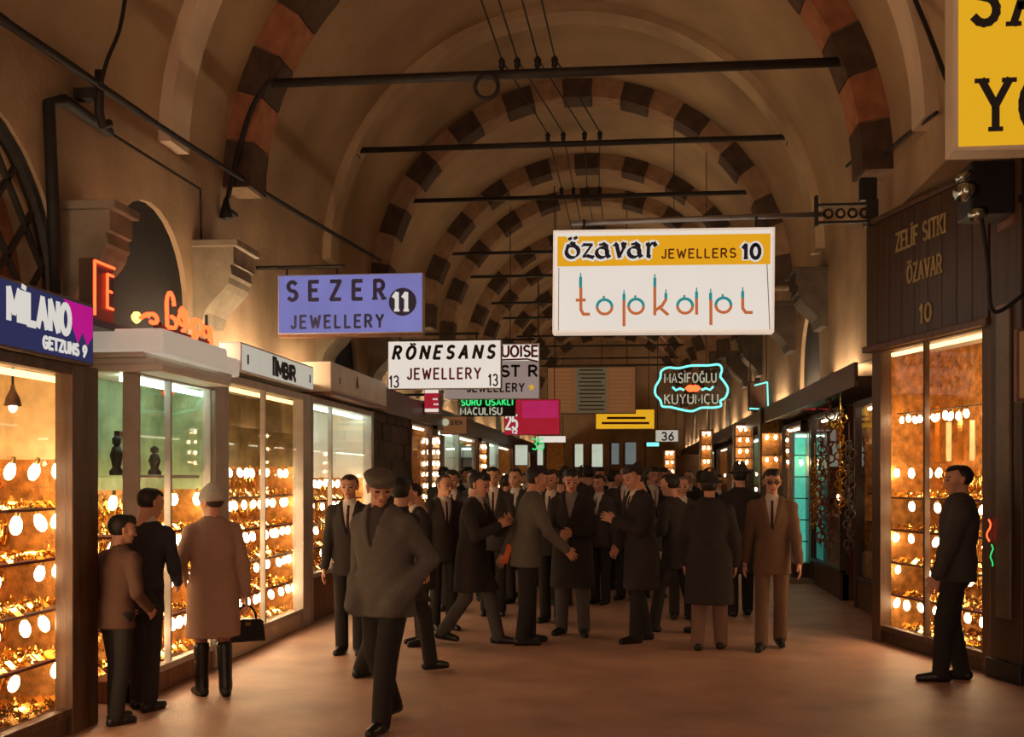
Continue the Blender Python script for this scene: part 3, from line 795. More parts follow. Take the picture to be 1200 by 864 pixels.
# ================================================================== HANGING SIGNS
def loc_px(e, px, py, Y):
    p = at_y(px, py, Y); return p.x - e.location.x, p.z - e.location.z
def wpx(m, e, Y, t, x0, ybase, x1, ytop, wt, **k):
    """line of text whose pixel box on the sign plane is known"""
    ax, az = loc_px(e, x0, ybase, Y); bx, bz = loc_px(e, x1, ytop, Y)
    z = loc_px(e, (x0+x1)/2, ybase, Y)[1]; zt = loc_px(e, (x0+x1)/2, ytop, Y)[1]
    s = (bx - ax) / (x1 - x0)
    return write(m, t, ax, z, zt - z, wt * s, width=bx - ax, y=k.pop('y', -.008), **k)
def hang_straps(e, w, h, up, xs=(-.4, .4), r=.012):
    for q in xs:
        m = MB(); u = up
        if up > 1: X = e.location.x + q*w; u = SPR + math.sqrt(R*R - (X - CX)**2) - e.location.z - h + .02; r = .01
        m.tube([(q*w, .07, h - .01), (q*w, .07, h + u)], r, 6)
        m.build('strap', 'iron', e)
def side_arm(e, xa, xb, z, mat='iron', r=.022):
    MB().tube([(xa, .07, z), (xb, .07, z)], r, 8).build('bracket_arm', mat, e, True)

# periwinkle sign
Y = 12.2
e, W, Hh = sign_px('periwinkle blue hanging sign with black lettering and round number badge', 325, 321, 495, 391, Y, panel='panel_periwinkle', frame='alu', rim=.012)
m = MB(); wpx(m, e, Y, 'SEZER', 338, 351, 450, 330, 4.5, serif=True, gap=.95); wpx(m, e, Y, 'JEWELLERY', 342, 384, 449, 370, 2.8, gap=.55)
m.build('lettering', 'ink_navy', e)
cx, cz = loc_px(e, 472, 354, Y); s = W / 170
m = MB(); m.extrude_xz([(cx + 16*s*math.cos(a), cz + 16*s*math.sin(a)) for a in np.linspace(0, 2*PI, 25)[:-1]], -.012, -.006); m.build('number_badge', 'ink_navy', e)
m = MB(); wpx(m, e, Y, '1', 462, 364, 467, 344, 4.5, serif=True, y=-.012); wpx(m, e, Y, '1', 473, 364, 478, 344, 4.5, serif=True, y=-.012); m.build('number', 'ink_white', e)
MB().box(-W/2, W/2, .0, .14, -.03, 0).build('lit_underside_strip', 'wood_red', e)  # reddish strip stands for orange light along the sign's underside
side_arm(e, -W/2, XL - e.location.x, Hh + .1); hang_straps(e, W, Hh, .12, (-.45, -.1))
MB().tube([(-W/2, .07, Hh + .1), (-.05*W, .07, Hh + .1)], .022, 8).build('bracket_arm', 'iron', e)

# white sign with italic lettering
Y = 15.6
e, W, Hh = sign_px('white hanging sign with bold italic black lettering and a number 13 in two corners', 454, 399, 587, 456, Y, panel='panel_white', frame='alu', rim=.012)
m = MB(); wpx(m, e, Y, 'RÖNESANS', 461, 420, 578, 406, 3.5, gap=.7, slant=.22); wpx(m, e, Y, '13', 457, 454, 467, 441, 1.8, gap=.3); wpx(m, e, Y, '13', 573, 452, 583, 439, 1.8, gap=.3)
m.build('lettering', 'ink_black', e)
m = MB(); wpx(m, e, Y, 'JEWELLERY', 478, 444, 563, 432, 2.2, gap=.45); m.build('lettering', 'ink_red', e)
side_arm(e, -W/2, XL - e.location.x, Hh + .1); MB().tube([(-W/2, .07, Hh+.1), (W*.3, .07, Hh+.1)], .02, 8).build('bracket_arm', 'iron', e); hang_straps(e, W, Hh, .12, (-.4, .28))

# two-tier sign half hidden behind it
Y = 20.0
e, W, Hh = sign_px('two-tier sign half hidden behind the white italic sign, red over pinkish grey', 520, 403, 632, 468, Y, panel='panel_pink', frame='alu', rim=.01)
a = loc_px(e, 522, 424, Y); b = loc_px(e, 631, 404, Y)
MB().box(a[0], b[0], -.012, -.004, a[1], b[1]).build('upper_panel', 'panel_white', e)
m = MB(); wpx(m, e, Y, 'TURQUOISE', 548, 418, 630, 406, 2.6, gap=.25, y=-.014); m.build('lettering', 'ink_red', e)
m = MB(); seg_ribbon(m, [loc_px(e, 588, 422, Y), loc_px(e, 618, 421, Y), loc_px(e, 630, 424, Y)], .03, -.014, .005); m.build('underline', 'ink_red', e)
m = MB(); wpx(m, e, Y, 'ST R', 588, 441, 629, 429, 2.8, gap=.25); wpx(m, e, Y, 'JEWELLERY', 548, 459, 614, 450, 1.8, gap=.4); m.build('lettering', 'ink_black', e)
cx, cz = loc_px(e, 623, 454, Y); m = MB()
m.extrude_xz([(cx + (.07 if i % 2 == 0 else .03)*math.cos(i*PI/5+PI/2), cz + (.07 if i % 2 == 0 else .03)*math.sin(i*PI/5+PI/2)) for i in range(10)], -.012, -.005); m.build('star', 'panel_yellow', e)
side_arm(e, -W/2, XL - e.location.x, Hh + .08); MB().tube([(-W/2, .07, Hh+.08), (W*.45, .07, Hh+.08)], .02, 8).build('bracket_arm', 'iron', e); hang_straps(e, W, Hh, .1)

# large white and amber sign on the right
Y = 11.25
e, W, Hh = sign_px('big white and amber hanging sign with spired teal and orange letters', 646, 268, 906, 390, Y, panel='panel_white', frame='frame_glow', rim=.03, t=.2)
e.rotation_euler = (0, .008, 0)
s = W / 260
def SP(zx, zy):   # from the sign's own drawing grid
    u = (zx - 50) / 798.; v = (468 - .024 * (zx - 50) - zy) / 380.
    return (-W/2 + u * W, v * Hh)
MB().box(-W/2 + .045, W/2 - .045, -.012, -.004, SP(70, 222)[1], SP(70, 112)[1]).build('amber_band', 'panel_amber', e)
o = MB()
for a_, b_ in (((72, 228), (72, 458)), ((820, 205), (832, 440))): seg_ribbon(o, [SP(*a_), SP(*b_)], .008, -.006, .003)
o.build('border_line', 'grey_steel', e)
# broad-nib lettering
LC = {
 'o': (.78, [arc(.38,.45,.36,.45,110,470,16), [(.05,.62),(.12,.95),(.3,1.12),(.5,1.05)]]),
 'z': (.72, [[(.02,.86),(.12,.98),(.6,.96),(.1,.06)],[(.1,.06),(.35,.12),(.66,0),(.72,.1)]]),
 'a': (.86, [arc(.34,.36,.32,.38,70,400,14), [(.2,.95),(.42,1.02),(.6,.85),(.62,.3),(.72,.02),(.84,.1)]]),
 'v': (.74, [[(0,.86),(.12,1.0),(.2,.9),(.36,.02),(.62,.7),(.56,1.02),(.72,.95)]]),
 'r': (.6, [[(.02,.88),(.14,1.0),(.18,.8),(.16,.04),(.26,0)],[(.18,.7),(.36,1.0),(.5,1.02),(.58,.86)]]),
}
def nib(m, word, x, z, h, k, wmin, wmax, y, d):
    cx = x
    wf = lambda th: wmin + (wmax - wmin) * abs(math.sin(th - .6))
    for c in word:
        gw, pls = LC[c]; m.cut()
        for pl in pls: seg_ribbon(m, [(cx + a*h*k, z + b*h) for a, b in pl], 0, y, d, wf)
        cx += (gw + .14) * h * k
    return m
ox, oz = SP(98, 190); hx = SP(98, 142)[1] - oz
m = MB(); nib(m, 'ozavar', ox, oz, hx, 1.05*1.235, .06, .085, -.012, .004)
dots = [SP(112, 122), SP(132, 119)]
for (dx, dz) in dots: seg_ribbon(m, [(dx-.01, dz), (dx+.012, dz+.01)], .07, -.012, .004)
ax_, az_ = SP(735, 185)
write(m, '10', ax_, az_, .135, .075, y=-.012, d=.004, gap=.3)
m.build('letter_outline', 'ink_white', e)
m = MB(); nib(m, 'ozavar', ox, oz, hx, 1.05*1.235, .012, .042, -.0165, .004)
for (dx, dz) in dots: seg_ribbon(m, [(dx-.01, dz), (dx+.012, dz+.01)], .03, -.0165, .004)
write(m, '10', ax_, az_, .135, .036, y=-.0165, d=.004, gap=.3, serif=True)
m.build('lettering', 'ink_navy', e)
m = MB(); ax_, az_ = SP(446, 187); bx_, bz_ = SP(708, 181)
write(m, 'JEWELLERS', ax_, az_, .085, .016, width=bx_-ax_, y=-.012, d=.004, gap=.4); m.build('lettering', 'ink_brown', e)
# spired letters: orange lower strokes, teal upper strokes
org, tea = MB(), MB(); w_ = .03
def nl(): org.cut(); tea.cut()
nl()
def st(mb_, pts, w=w_): seg_ribbon(mb_, [SP(*p) for p in pts], w, -.007, .004)
def spire(x, y0, y1):
    st(tea, [(x, y0), (x, y1)], .03); st(tea, [(x, y1), (x, y1-16)], .012)
def ring(x, y, r=27):
    P = [(x + r*math.cos(t), y - r*math.sin(t)*.98) for t in np.linspace(0, PI, 12)]; st(tea, P, .028)
    P = [(x + r*math.cos(t), y + r*math.sin(t)*.98) for t in np.linspace(0, PI, 12)]; st(org, P, .028)
    st(org, [(x-2, y-r), (x-2, y-r-12)], .012); st(tea, [(x-3, y-r-3), (x-3, y-r-10)], .022)
st(org, [(153,300),(154,380),(163,396),(184,396)]); st(org, [(138,345),(168,344)]); spire(152, 296, 262); nl()
ring(240, 368); nl(); st(org, [(311,435),(310,345)]); spire(310, 343, 322); ring(354, 364); nl()
st(org, [(422,393),(421,295)]); spire(421, 290, 262); st(org, [(424,378),(448,360),(461,338)]); spire(461, 334, 318); st(org, [(438,366),(468,392)]); nl()
ring(530, 360); st(org, [(572,388),(571,335)]); spire(571, 332, 310); nl()
st(org, [(623,425),(622,340)]); spire(621, 336, 314); ring(667, 355); nl(); st(org, [(735,330),(736,366),(746,380),(768,380)]); spire(735, 326, 306)
org.build('lettering', 'ink_orange', e); tea.build('lettering', 'ink_teal', e)
pole = [at_y(668, 260, Y), at_y(966, 247, Y)]
MB().tube([Vector((p.x - e.location.x, .1, p.z - e.location.z)) for p in pole], .028, 8).build('bracket_arm', 'grey_steel', e, True)
hang_straps(e, W, Hh, .12, (-.36, .42), .014)
# iron wall bracket carrying it
pa, pb = at_y(958, 240, Y + .1), at_y(1022, 262, Y + .1)
e = empty('wall_bracket', (pb.x, Y + .1, pb.z)); tag(e, 'black scrolled iron bracket on the corner of the dark fascia', 'bracket')
wx, hz = pa.x - pb.x, pa.z - pb.z
m = MB()
m.box(wx, 0, -.05, .0, 0, .025); m.box(wx, 0, -.05, 0, hz - .025, hz); m.box(wx - .03, wx, -.06, .02, -.02, hz + .08); m.box(-.05, .05, -.06, .06, -.03, hz + .03)
m.build('frame', 'iron', e)
for i in range(4): MB().torus((wx * (.15 + .22*i), -.03, hz*.5), .04, .014, 'y', 12, 5).build('scroll', 'iron', e)
MB().box(-.12, .04, -.05, .05, hz + .03, hz + .25).build('junction_box', 'black', e, bevel=.01)

# big yellow sign at the right edge, nearest of all
Y = 6.2
p0, p1 = at_y(1117, 178, Y), at_y(1117, -130, Y)
e = sign_box('large bright yellow sign with dark serif capitals hanging above the floodlights', p0.x + .55, Y, p0.z, 1.1, p1.z - p0.z, panel='panel_yellow', frame='cream', rim=.028, t=.16)
m = MB()
wpx(m, e, Y, 'S', 1139, 28, 1167, -33, 10, serif=True); wpx(m, e, Y, 'A', 1187, 28, 1226, -33, 9, serif=True)
wpx(m, e, Y, 'Y', 1150, 152, 1182, 95, 9, serif=True); wpx(m, e, Y, 'O', 1197, 152, 1232, 95, 9)
m.build('lettering', 'ink_black', e)
MB().tube([(0, .08, p1.z-p0.z), (0, .08, SPR + 2.6 - p0.z)], .02, 6).build('strap', 'iron', e)

# three-column board, yellow board, number plates
Y = 26.0
e, W, Hh = sign_px('brown three-column directory board covered in fine lines', 641, 430, 745, 485, Y, panel='panel_brown', frame='wood_dark', rim=.015)
a = loc_px(e, 675, 484, Y); b = loc_px(e, 711, 431, Y)
MB().box(a[0], b[0], -.014, -.006, a[1], b[1]).build('middle_panel', 'panel_olive', e)
for c0, c1, mt in ((644, 672, 'ink_dim'), (678, 709, 'ink_brown'), (714, 742, 'ink_dim')):
    m = MB()
    for i in range(11):
        yy = 434 + i * 4.6; seg_ribbon(m, [loc_px(e, c0 + random.uniform(0, 3), yy, Y), loc_px(e, c1 - random.uniform(0, 5), yy, Y)], .03, -.014, .004)
    m.build('text_lines', mt, e)
hang_straps(e, W, Hh, 1.6)
Y = 28.5
e, W, Hh = sign_px('yellow box sign with small red print under the directory board', 698, 480, 767, 503, Y, panel='panel_yellow', frame='cream', rim=.01)
m = MB()
for yy, a_, b_ in ((490, 712, 756), (496, 706, 760)):
    x = a_
    while x < b_:
        l = random.uniform(2, 6); seg_ribbon(m, [loc_px(e, x, yy, Y), loc_px(e, min(x + l, b_), yy, Y)], .06, -.008, .004); x += l + 1.5
m.build('lettering', 'ink_red', e); hang_straps(e, W, Hh, 2.6)
Y = 27.2
e, W, Hh = sign_px('small white plate numbered 36 above the heads', 768, 504, 795, 518, Y, panel='panel_dimwhite', frame='alu', rim=.01, t=.06, name='number_plate')
m = MB(); wpx(m, e, Y, '36', 776, 516, 789, 507, 1.8, gap=.35); m.build('number', 'ink_black', e); hang_straps(e, W, Hh, 2.4)

# cloud-shaped neon sign
Y = 19.0
c = at_y(810, 455, Y); s = at_y(811, 455, Y).x - c.x
e = empty('neon_sign', (c.x, Y, at_y(810, 484, Y).z)); tag(e, 'turquoise cloud outlined neon sign with pale lettering and a red centre', 'neon sign')
def NP(px, py): return (px - 810) * s, (484 - py) * s
out = [(775,434),(783,430),(795,431),(810,428),(830,428),(842,427),(846,433),(844,441),(848,447),(853,456),(850,466),(844,470),(845,476),(835,478),(822,478),(811,482),(798,480),(786,477),(776,476),(774,469),(768,462),(768,453),(772,446),(774,441)]
P = [Vector((NP(*q)[0], 0, NP(*q)[1])) for q in out]
sm = []
for i in range(len(P)):
    a, b, c2, d = P[i-1], P[i], P[(i+1) % len(P)], P[(i+2) % len(P)]
    for t in (0, .33, .66): sm.append(b*(1-t)**2*(1+2*t)+c2*t*t*(3-2*t)+((c2-a)*.5)*t*(1-t)**2-((d-b)*.5)*t*t*(1-t))
MB().tube(sm, .021, 6, True).build('neon_outline', 'neon_cyan', e, True)
m = MB()
def wn(t, x0, yb, x1, yt): 
    a = NP(x0, yb); b = NP(x1, yt); write(m, t, a[0], a[1], b[1]-a[1], 0, width=b[0]-a[0], gap=.3, tube=.012, y=0)
wn('MASİFOĞLU', 779, 448, 839, 437); wn('KUYUMCU', 779, 473, 841, 462); m.build('neon_lettering', 'neon_pale', e, True)
m = MB(); m.tube([(NP(xq,455)[0],0,NP(0,455)[1]) for xq in (803,806,809,812,815,818,821)], [.01,.05,.062,.05,.062,.05,.01], 9); m.build('red_centre', 'neon_red', e, True)
m = MB()
for sg in (-1, 1):
    m.tube([(NP(812 + sg*dx, 455)[0], 0, NP(0, yy)[1]) for dx, yy in ((10, 457), (15, 455), (20, 457), (24, 453))], .02, 5)
m.build('neon_swash', 'neon_cyan', e, True)
mm = MB()
for xx in (790, 828): mm.bar((NP(xx,0)[0], .05, 0), (NP(xx,0)[0], .05, SPR + math.sqrt(R*R - (e.location.x + NP(xx,0)[0] - CX)**2) - e.location.z + .02), .012)
mm.bar((NP(775,0)[0], .05, NP(0,470)[1]), (NP(846,0)[0], .05, NP(0,470)[1]), .03).bar((NP(775,0)[0], .05, NP(0,440)[1]), (NP(846,0)[0], .05, NP(0,440)[1]), .03)
mm.build('support_frame', 'iron', e)

# red banner sign, green neon lines and smaller lit signs on the left
Y = 24.0
e, W, Hh = sign_px('red box sign with white numerals behind the crowd on the left', 591, 468, 656, 510, Y, panel='panel_red', frame='wood_red', rim=.01)
m = MB(); wpx(m, e, Y, '25', 593, 503, 606, 487, 2.4, gap=.25); wpx(m, e, Y, '12', 600, 508, 606, 504, 1.2, gap=.3); m.build('number', 'ink_white', e)
M['panel_hotpink'] = mk_panel('panel_hotpink', (.45, .02, .10), .95, .2)
a = loc_px(e, 612, 490, Y); b = loc_px(e, 654, 470, Y); MB().box(a[0], b[0], -.012, -.006, a[1], b[1]).build('pink_panel', 'panel_hotpink', e)
hang_straps(e, W, Hh, 2.3); 
Y = 23.0
e, W, Hh = sign_px('dark board with a green line and a white line of neon letters', 536, 465, 604, 488, Y, panel='black', frame='wood_dark', rim=.01, t=.08)
m = MB(); wpx(m, e, Y, 'SÜRÜ USAKLI', 541, 475, 601, 468, .9, gap=.3, tube=.016, y=-.02); m.build('neon_lettering', 'neon_green', e)
m = MB(); wpx(m, e, Y, 'MACULİSU', 540, 486, 588, 478, .9, gap=.3, tube=.016, y=-.02); m.build('neon_lettering', 'neon_pale', e)
side_arm(e, -W/2, XL - e.location.x, Hh + .1); MB().tube([(-W/2, .07, Hh+.1), (W*.45, .07, Hh+.1)], .02, 8).build('bracket_arm', 'iron', e); hang_straps(e, W, Hh, .12)
Y = 18.6
e, W, Hh = sign_px('small red box sign with white top and bottom edges', 497, 457, 515, 484, Y, panel='panel_red', frame='wood_red', rim=.008, t=.3)
for y0_, y1_ in ((457, 461), (479, 483)): 
    a = loc_px(e, 498, y1_, Y); b = loc_px(e, 514, y0_, Y); MB().box(a[0], b[0], -.014, -.006, a[1], b[1]).build('white_edge', 'panel_white', e)
m = MB()
for q in ((508, 468), (511, 468), (509, 474), (512, 474)): seg_ribbon(m, [loc_px(e, q[0], q[1], Y), loc_px(e, q[0]+1.2, q[1], Y)], .03, -.01, .004)
m.build('mark', 'ink_white', e); side_arm(e, -W/2, XF - e.location.x - .65, Hh*.8)
Y = 20.6
e, W, Hh = sign_px('small brown box sign with a pale blue disc beside the left windows', 515, 488, 547, 509, Y, panel='panel_brown', frame='wood_red', rim=.008, t=.25)
cx, cz = loc_px(e, 522, 495, Y); m = MB(); m.extrude_xz([(cx + .07*math.cos(a), cz + .07*math.sin(a)) for a in np.linspace(0, 2*PI, 17)[:-1]], -.012, -.005); m.build('disc', 'neon_pale', e)
m = MB(); wpx(m, e, Y, 'SEREN', 528, 498, 541, 493, .8, gap=.4); m.build('lettering', 'ink_navy', e); side_arm(e, -W/2, XF - e.location.x - .65, Hh*.8)
# lit plates far down the street
M['panel_pale'] = mk_panel('panel_pale', (.62, .66, .52), .8, .25)
M['panel_greyblue'] = mk_panel('panel_greyblue', (.16, .18, .17), .8, .2)
for i, (x0, y0_, x1, y1_, Y, pn, lb) in enumerate(((603, 521, 619, 546, 32., 'panel_pale', 'pale lit plate left of the green number'), (629, 520, 637, 546, 33., 'panel_pale', 'narrow pale lit plate under the green number'),
        (640, 518, 662, 552, 34., 'goldback', 'amber lit shop panel under the white strip'), (673, 520, 684, 548, 36., 'panel_pale', 'narrow greenish white lit plate past the amber panel'),
        (693, 520, 707, 548, 36.5, 'panel_pale', 'wider white lit plate beside the tall man in dark coat'), (716, 519, 726, 545, 38., 'panel_greyblue', 'dull narrow lit plate'), (732, 518, 746, 545, 38.5, 'panel_greyblue', 'dull grey lit plate near the number plate'), (757, 518, 773, 524, 35., 'neon_cyan', 'thin turquoise lit strip near the number plate'))):
    e, W, Hh = sign_px(lb + ' far down the street', x0, y0_, x1, y1_, Y, panel=pn, frame='wood_dark', rim=.02, t=.1, name='lit_plate')
    MB().box(-W/2 - .05, -W/2, .02, .1, -e.location.z, Hh).build('post', 'wood_dark', e)
Y = 33.5
e, W, Hh = sign_px('long white lit strip above the amber shop panel far down the street', 628, 511, 663, 519, Y, panel='panel_white', frame='alu', rim=.01, t=.1, name='lit_strip'); hang_straps(e, W, Hh, 2.5)
Y = 31.0
c = at_y(624, 527, Y); e = empty('neon_number', (c.x, Y, c.z)); tag(e, 'small green neon number 35 above the crowd', 'neon sign')
m = MB(); write(m, '35', 0, 0, .3, 0, width=.32, tube=.022, gap=.3); m.build('neon_lettering', 'neon_green', e)
MB().tube([(.15, .05, .1), (.15, .05, SPR + math.sqrt(R*R - (e.location.x + .15 - CX)**2) - e.location.z + .02)], .012, 5).build('support', 'iron', e)
# small lit frames on the right
Y = 20.5
e, W, Hh = sign_px('dark picture box edged in pale turquoise on the right', 877, 447, 901, 481, Y, panel='wood_red', frame='wood_dark', rim=.03, t=.15)
m = MB(); 
for a_, b_ in (((878,479),(899,480)), ((884,452),(899,448)), ((899,448),(900,478))): 
    p, q = loc_px(e, *a_, Y), loc_px(e, *b_, Y); m.tube([(p[0], -.02, p[1]), (q[0], -.02, q[1])], .014, 5)
m.build('neon_outline', 'neon_cyan', e); hang_straps(e, W, Hh, 1.2)
Y = 14.4
e, W, Hh = sign_px('small tilted light box with white and orange stripes beside the dark fascia', 974, 436, 1001, 460, Y, panel='panel_brown', frame='wood_dark', rim=.01, t=.2)
m = MB()
for k, mt in enumerate(range(3)): seg_ribbon(m, [loc_px(e, 977, 455 - 6*k, Y), loc_px(e, 999, 451 - 6*k, Y)], .03, -.008, .004)
m.build('stripe', 'ink_white', e)
MB().box(W/2, W/2 + .4, .05, .12, Hh*.3, Hh*.5).build('bracket_arm', 'wood_dark', e)
# red neon script over the turquoise showcase
c = at_y(930, 480, 17.0); e = empty('neon_sign', (c.x, 17.0, c.z)); tag(e, 'dull red neon letters above the turquoise showcase', 'neon sign')
M['neon_dim'] = mk_emit('neon_dim', (.5, .04, .03), .6)
m = MB(); write(m, 'YILDIZ', 0, 0, .16, 0, width=.5, tube=.012, gap=.3); m.build('neon_lettering', 'neon_dim', e)
MB().bar((-.02, .03, .02), (.75, .03, .02), .03).build('support_rail', 'iron', e)

# ================================================================== RODS, WIRES, CABLES
def half_at(z): return math.sqrt(max(.01, R*R - max(0, z - SPR)**2))
rods = [(11.32, (318, 92), (955, 80), .048), (15.2, (393, 172), (966, 165), .04), (18.05, (470, 231), (900, 230), .036)]
wire_pts = [[], [], [], []]
ins_px = {0: (588, 606, 630, 650), 1: (642, 660, 685, 703), 2: (658, 672, 688, 702)}
rod_lab = ['thick black iron tie rod with a hanging ring across the nearest painted arch', 'long black iron tie rod across the plain arch, second in line', 'black iron tie rod across the second painted arch']
for k, (Y, pl, pr, r) in enumerate(rods):
    a = at_y(*pl, Y); b = at_y(*pr, Y); z = (a.z + b.z) / 2
    a.x = CX - half_at(z) - .02; b.x = CX + half_at(z) + .02; a.z = b.z = z
    e = empty('tie_rod', (a.x, Y, z)); tag(e, rod_lab[k], 'tie rod')
    MB().tube([(0, 0, 0), (b.x - a.x, 0, 0)], r, 10).build('rod', 'iron', e, True)
    for q in (0.06, b.x - a.x - .12): MB().box(q, q + .06, -.09, .09, -.09, .09).build('anchor_plate', 'iron', e)
    for i, px in enumerate(ins_px[k]):
        p = at_y(px, 160, Y); u = p.x - a.x
        MB().lathe([(.012, 0), (.035, .03), (.028, .06), (.04, .09), (.012, .13)], 8, (u, 0, r)).build('insulator', 'black', e, True)
        wire_pts[i].append(Vector((p.x, Y, z + r + .11)))
    if k == 0:
        p = at_y(571, 103, Y)
        MB().torus((p.x - a.x, -.06, -.14), .12, .022, 'y', 18, 6).build('hanging_ring', 'iron', e, True)
for i, w in enumerate(wire_pts):
    pts = [w[0] + Vector((-.25, -9, .25))] + w + [w[-1] + Vector((.1, 14, 0))]
    o = MB().tube(pts, .009, 5).build('overhead_wire', 'cable'); tag(o, 'thin overhead wire on the %s insulator counted from the hanging ring' % ('first', 'second', 'third', 'fourth')[i], 'wire', 'overhead wires')
for i, Y in enumerate((22.2, 24.8, 28.6, 31.3, 35.4, 38.2, 42.2, 44.9)):
    z = 6.15; hh = half_at(z) + .02
    e = empty('tie_rod', (CX - hh, Y, z)); tag(e, 'thin black tie rod, %s along the vault from the rod with the hanging ring' % ('third', 'fourth', 'fifth', 'sixth', 'seventh', 'eighth', 'ninth', 'tenth')[i], 'tie rod', 'farther tie rods')
    MB().tube([(0, 0, 0), (2*hh, 0, 0)], .034, 8).build('rod', 'iron', e, True)
    for q in (.04, 2*hh - .1): MB().box(q, q + .06, -.08, .08, -.08, .08).build('anchor_plate', 'iron', e)
# sagging black cable along the left wall
def cable(label, pts, r, name='cable'):
    o = MB().tube(pts, r, 7).build(name, 'cable', None, True); return tag(o, label, 'cable')
def dense(pts, n=6):
    out = []
    for i in range(len(pts)-1):
        a, b, c2, d = pts[max(i-1,0)], pts[i], pts[i+1], pts[min(i+2, len(pts)-1)]
        for k in range(n):
            t = k/n
            out.append(b*(2*t**3-3*t*t+1)+c2*(3*t*t-2*t**3)+(c2-a)*.5*(t**3-2*t*t+t)+(d-b)*.5*(t**3-t*t))
    return out + [pts[-1]]
cable('thick black cable sagging along the left wall below the vault', dense([at_x(x, y, -3.98) for x, y in ((-60, -20), (0, 22), (75, 72), (160, 130), (265, 198), (350, 250), (445, 305))]), [.038]*7+[.032]*12+[.026]*18)
cable('black cable dropping from the end of the nearest tie rod', dense([at_y(x, y, 11.1) for x, y in ((318, 92), (296, 125), (280, 175), (267, 232))]), .026)
e = empty('wall_lamp', at_y(265, 258, 11.1)); tag(e, 'black lamp fitting at the lower end of the hanging cable', 'lamp')
MB().lathe([(.02, 0), (.07, .02), (.055, .1), (.03, .2), (.012, .24)], 10).build('lamp_body', 'black', e, True)
MB().box(-.02, .02, .0, .3, .1, .14).build('wall_arm', 'iron', e)
cable('thin cable running down the vault to the black hook', dense([at_x(x, y, -3.9) for x, y in ((148, -10), (140, 35), (126, 70), (118, 100))]), .016)
e = empty('cable_hook', at_x(120, 150, -4.0)); tag(e, 'black hooked bracket on the left wall under the thick cable', 'bracket')
MB().tube([(0, -.05, .42), (0, -.05, .1), (.0, 0, .02), (.02, .08, .06)], .035, 7).build('hook', 'iron', e, True)
MB().box(-.18, 0, -.1, .0, .2, .28).build('wall_plate', 'iron', e)
cable('black conduit framing the wall above the arched niche', [at_x(x, y, -4.15) for x, y in ((66, 345), (62, 240), (57, 120), (75, 117), (128, 155))], .045, 'conduit')
cable('thin cable slanting across the wall above the niche', [at_x(x, y, -4.15) for x, y in ((128, 155), (235, 222), (236, 300))], .012)
cable('dark cable running up the right wall toward the yellow sign', dense([at_x(x, y, 2.52) for x, y in ((992, 195), (1005, 186), (1028, 186), (1060, 160), (1098, 132))]), .018)
cable('dark cable looping down the vault beside the yellow sign', dense([at_x(x, y, 2.4) for x, y in ((1068, -10), (1085, 30), (1102, 75), (1112, 100))]), .02)
cable('black cable hanging below the floodlights', dense([at_y(x, y, 8.4) for x, y in ((1150, 255), (1158, 310), (1164, 365), (1200, 345))]), .016)

# floodlights under the yellow sign
Y = 8.3
c = at_y(1160, 255, Y); s = at_y(1161, 255, Y).x - c.x
e = empty('floodlight', (c.x, Y, c.z)); tag(e, 'black floodlight cluster with shiny barrels below the yellow sign', 'floodlight')
MB().box(-22*s, 30*s, 0, .35, 5*s, 70*s).build('housing', 'black', e, bevel=.015)
MB().box(30*s, 36*s, .05, .4, -5*s, 75*s).build('mount', 'wood_red', e)
for (dx, dz, rr, ln) in ((-38, 47, 5, 24), (-36, 29, 11, 20), (-20, 2, 8, 16)):
    m = MB(); a = Vector((dx*s, -.02, dz*s)); b = a + Vector((ln*s*.9, .06, ln*s*.45)); m.tube([a, b], rr*s, 12); m.build('reflector_barrel', 'steel', e, True)
MB().bar((36*s, .2, 30*s), (36*s + .5, .2, 30*s), .05).build('wall_arm', 'iron', e)

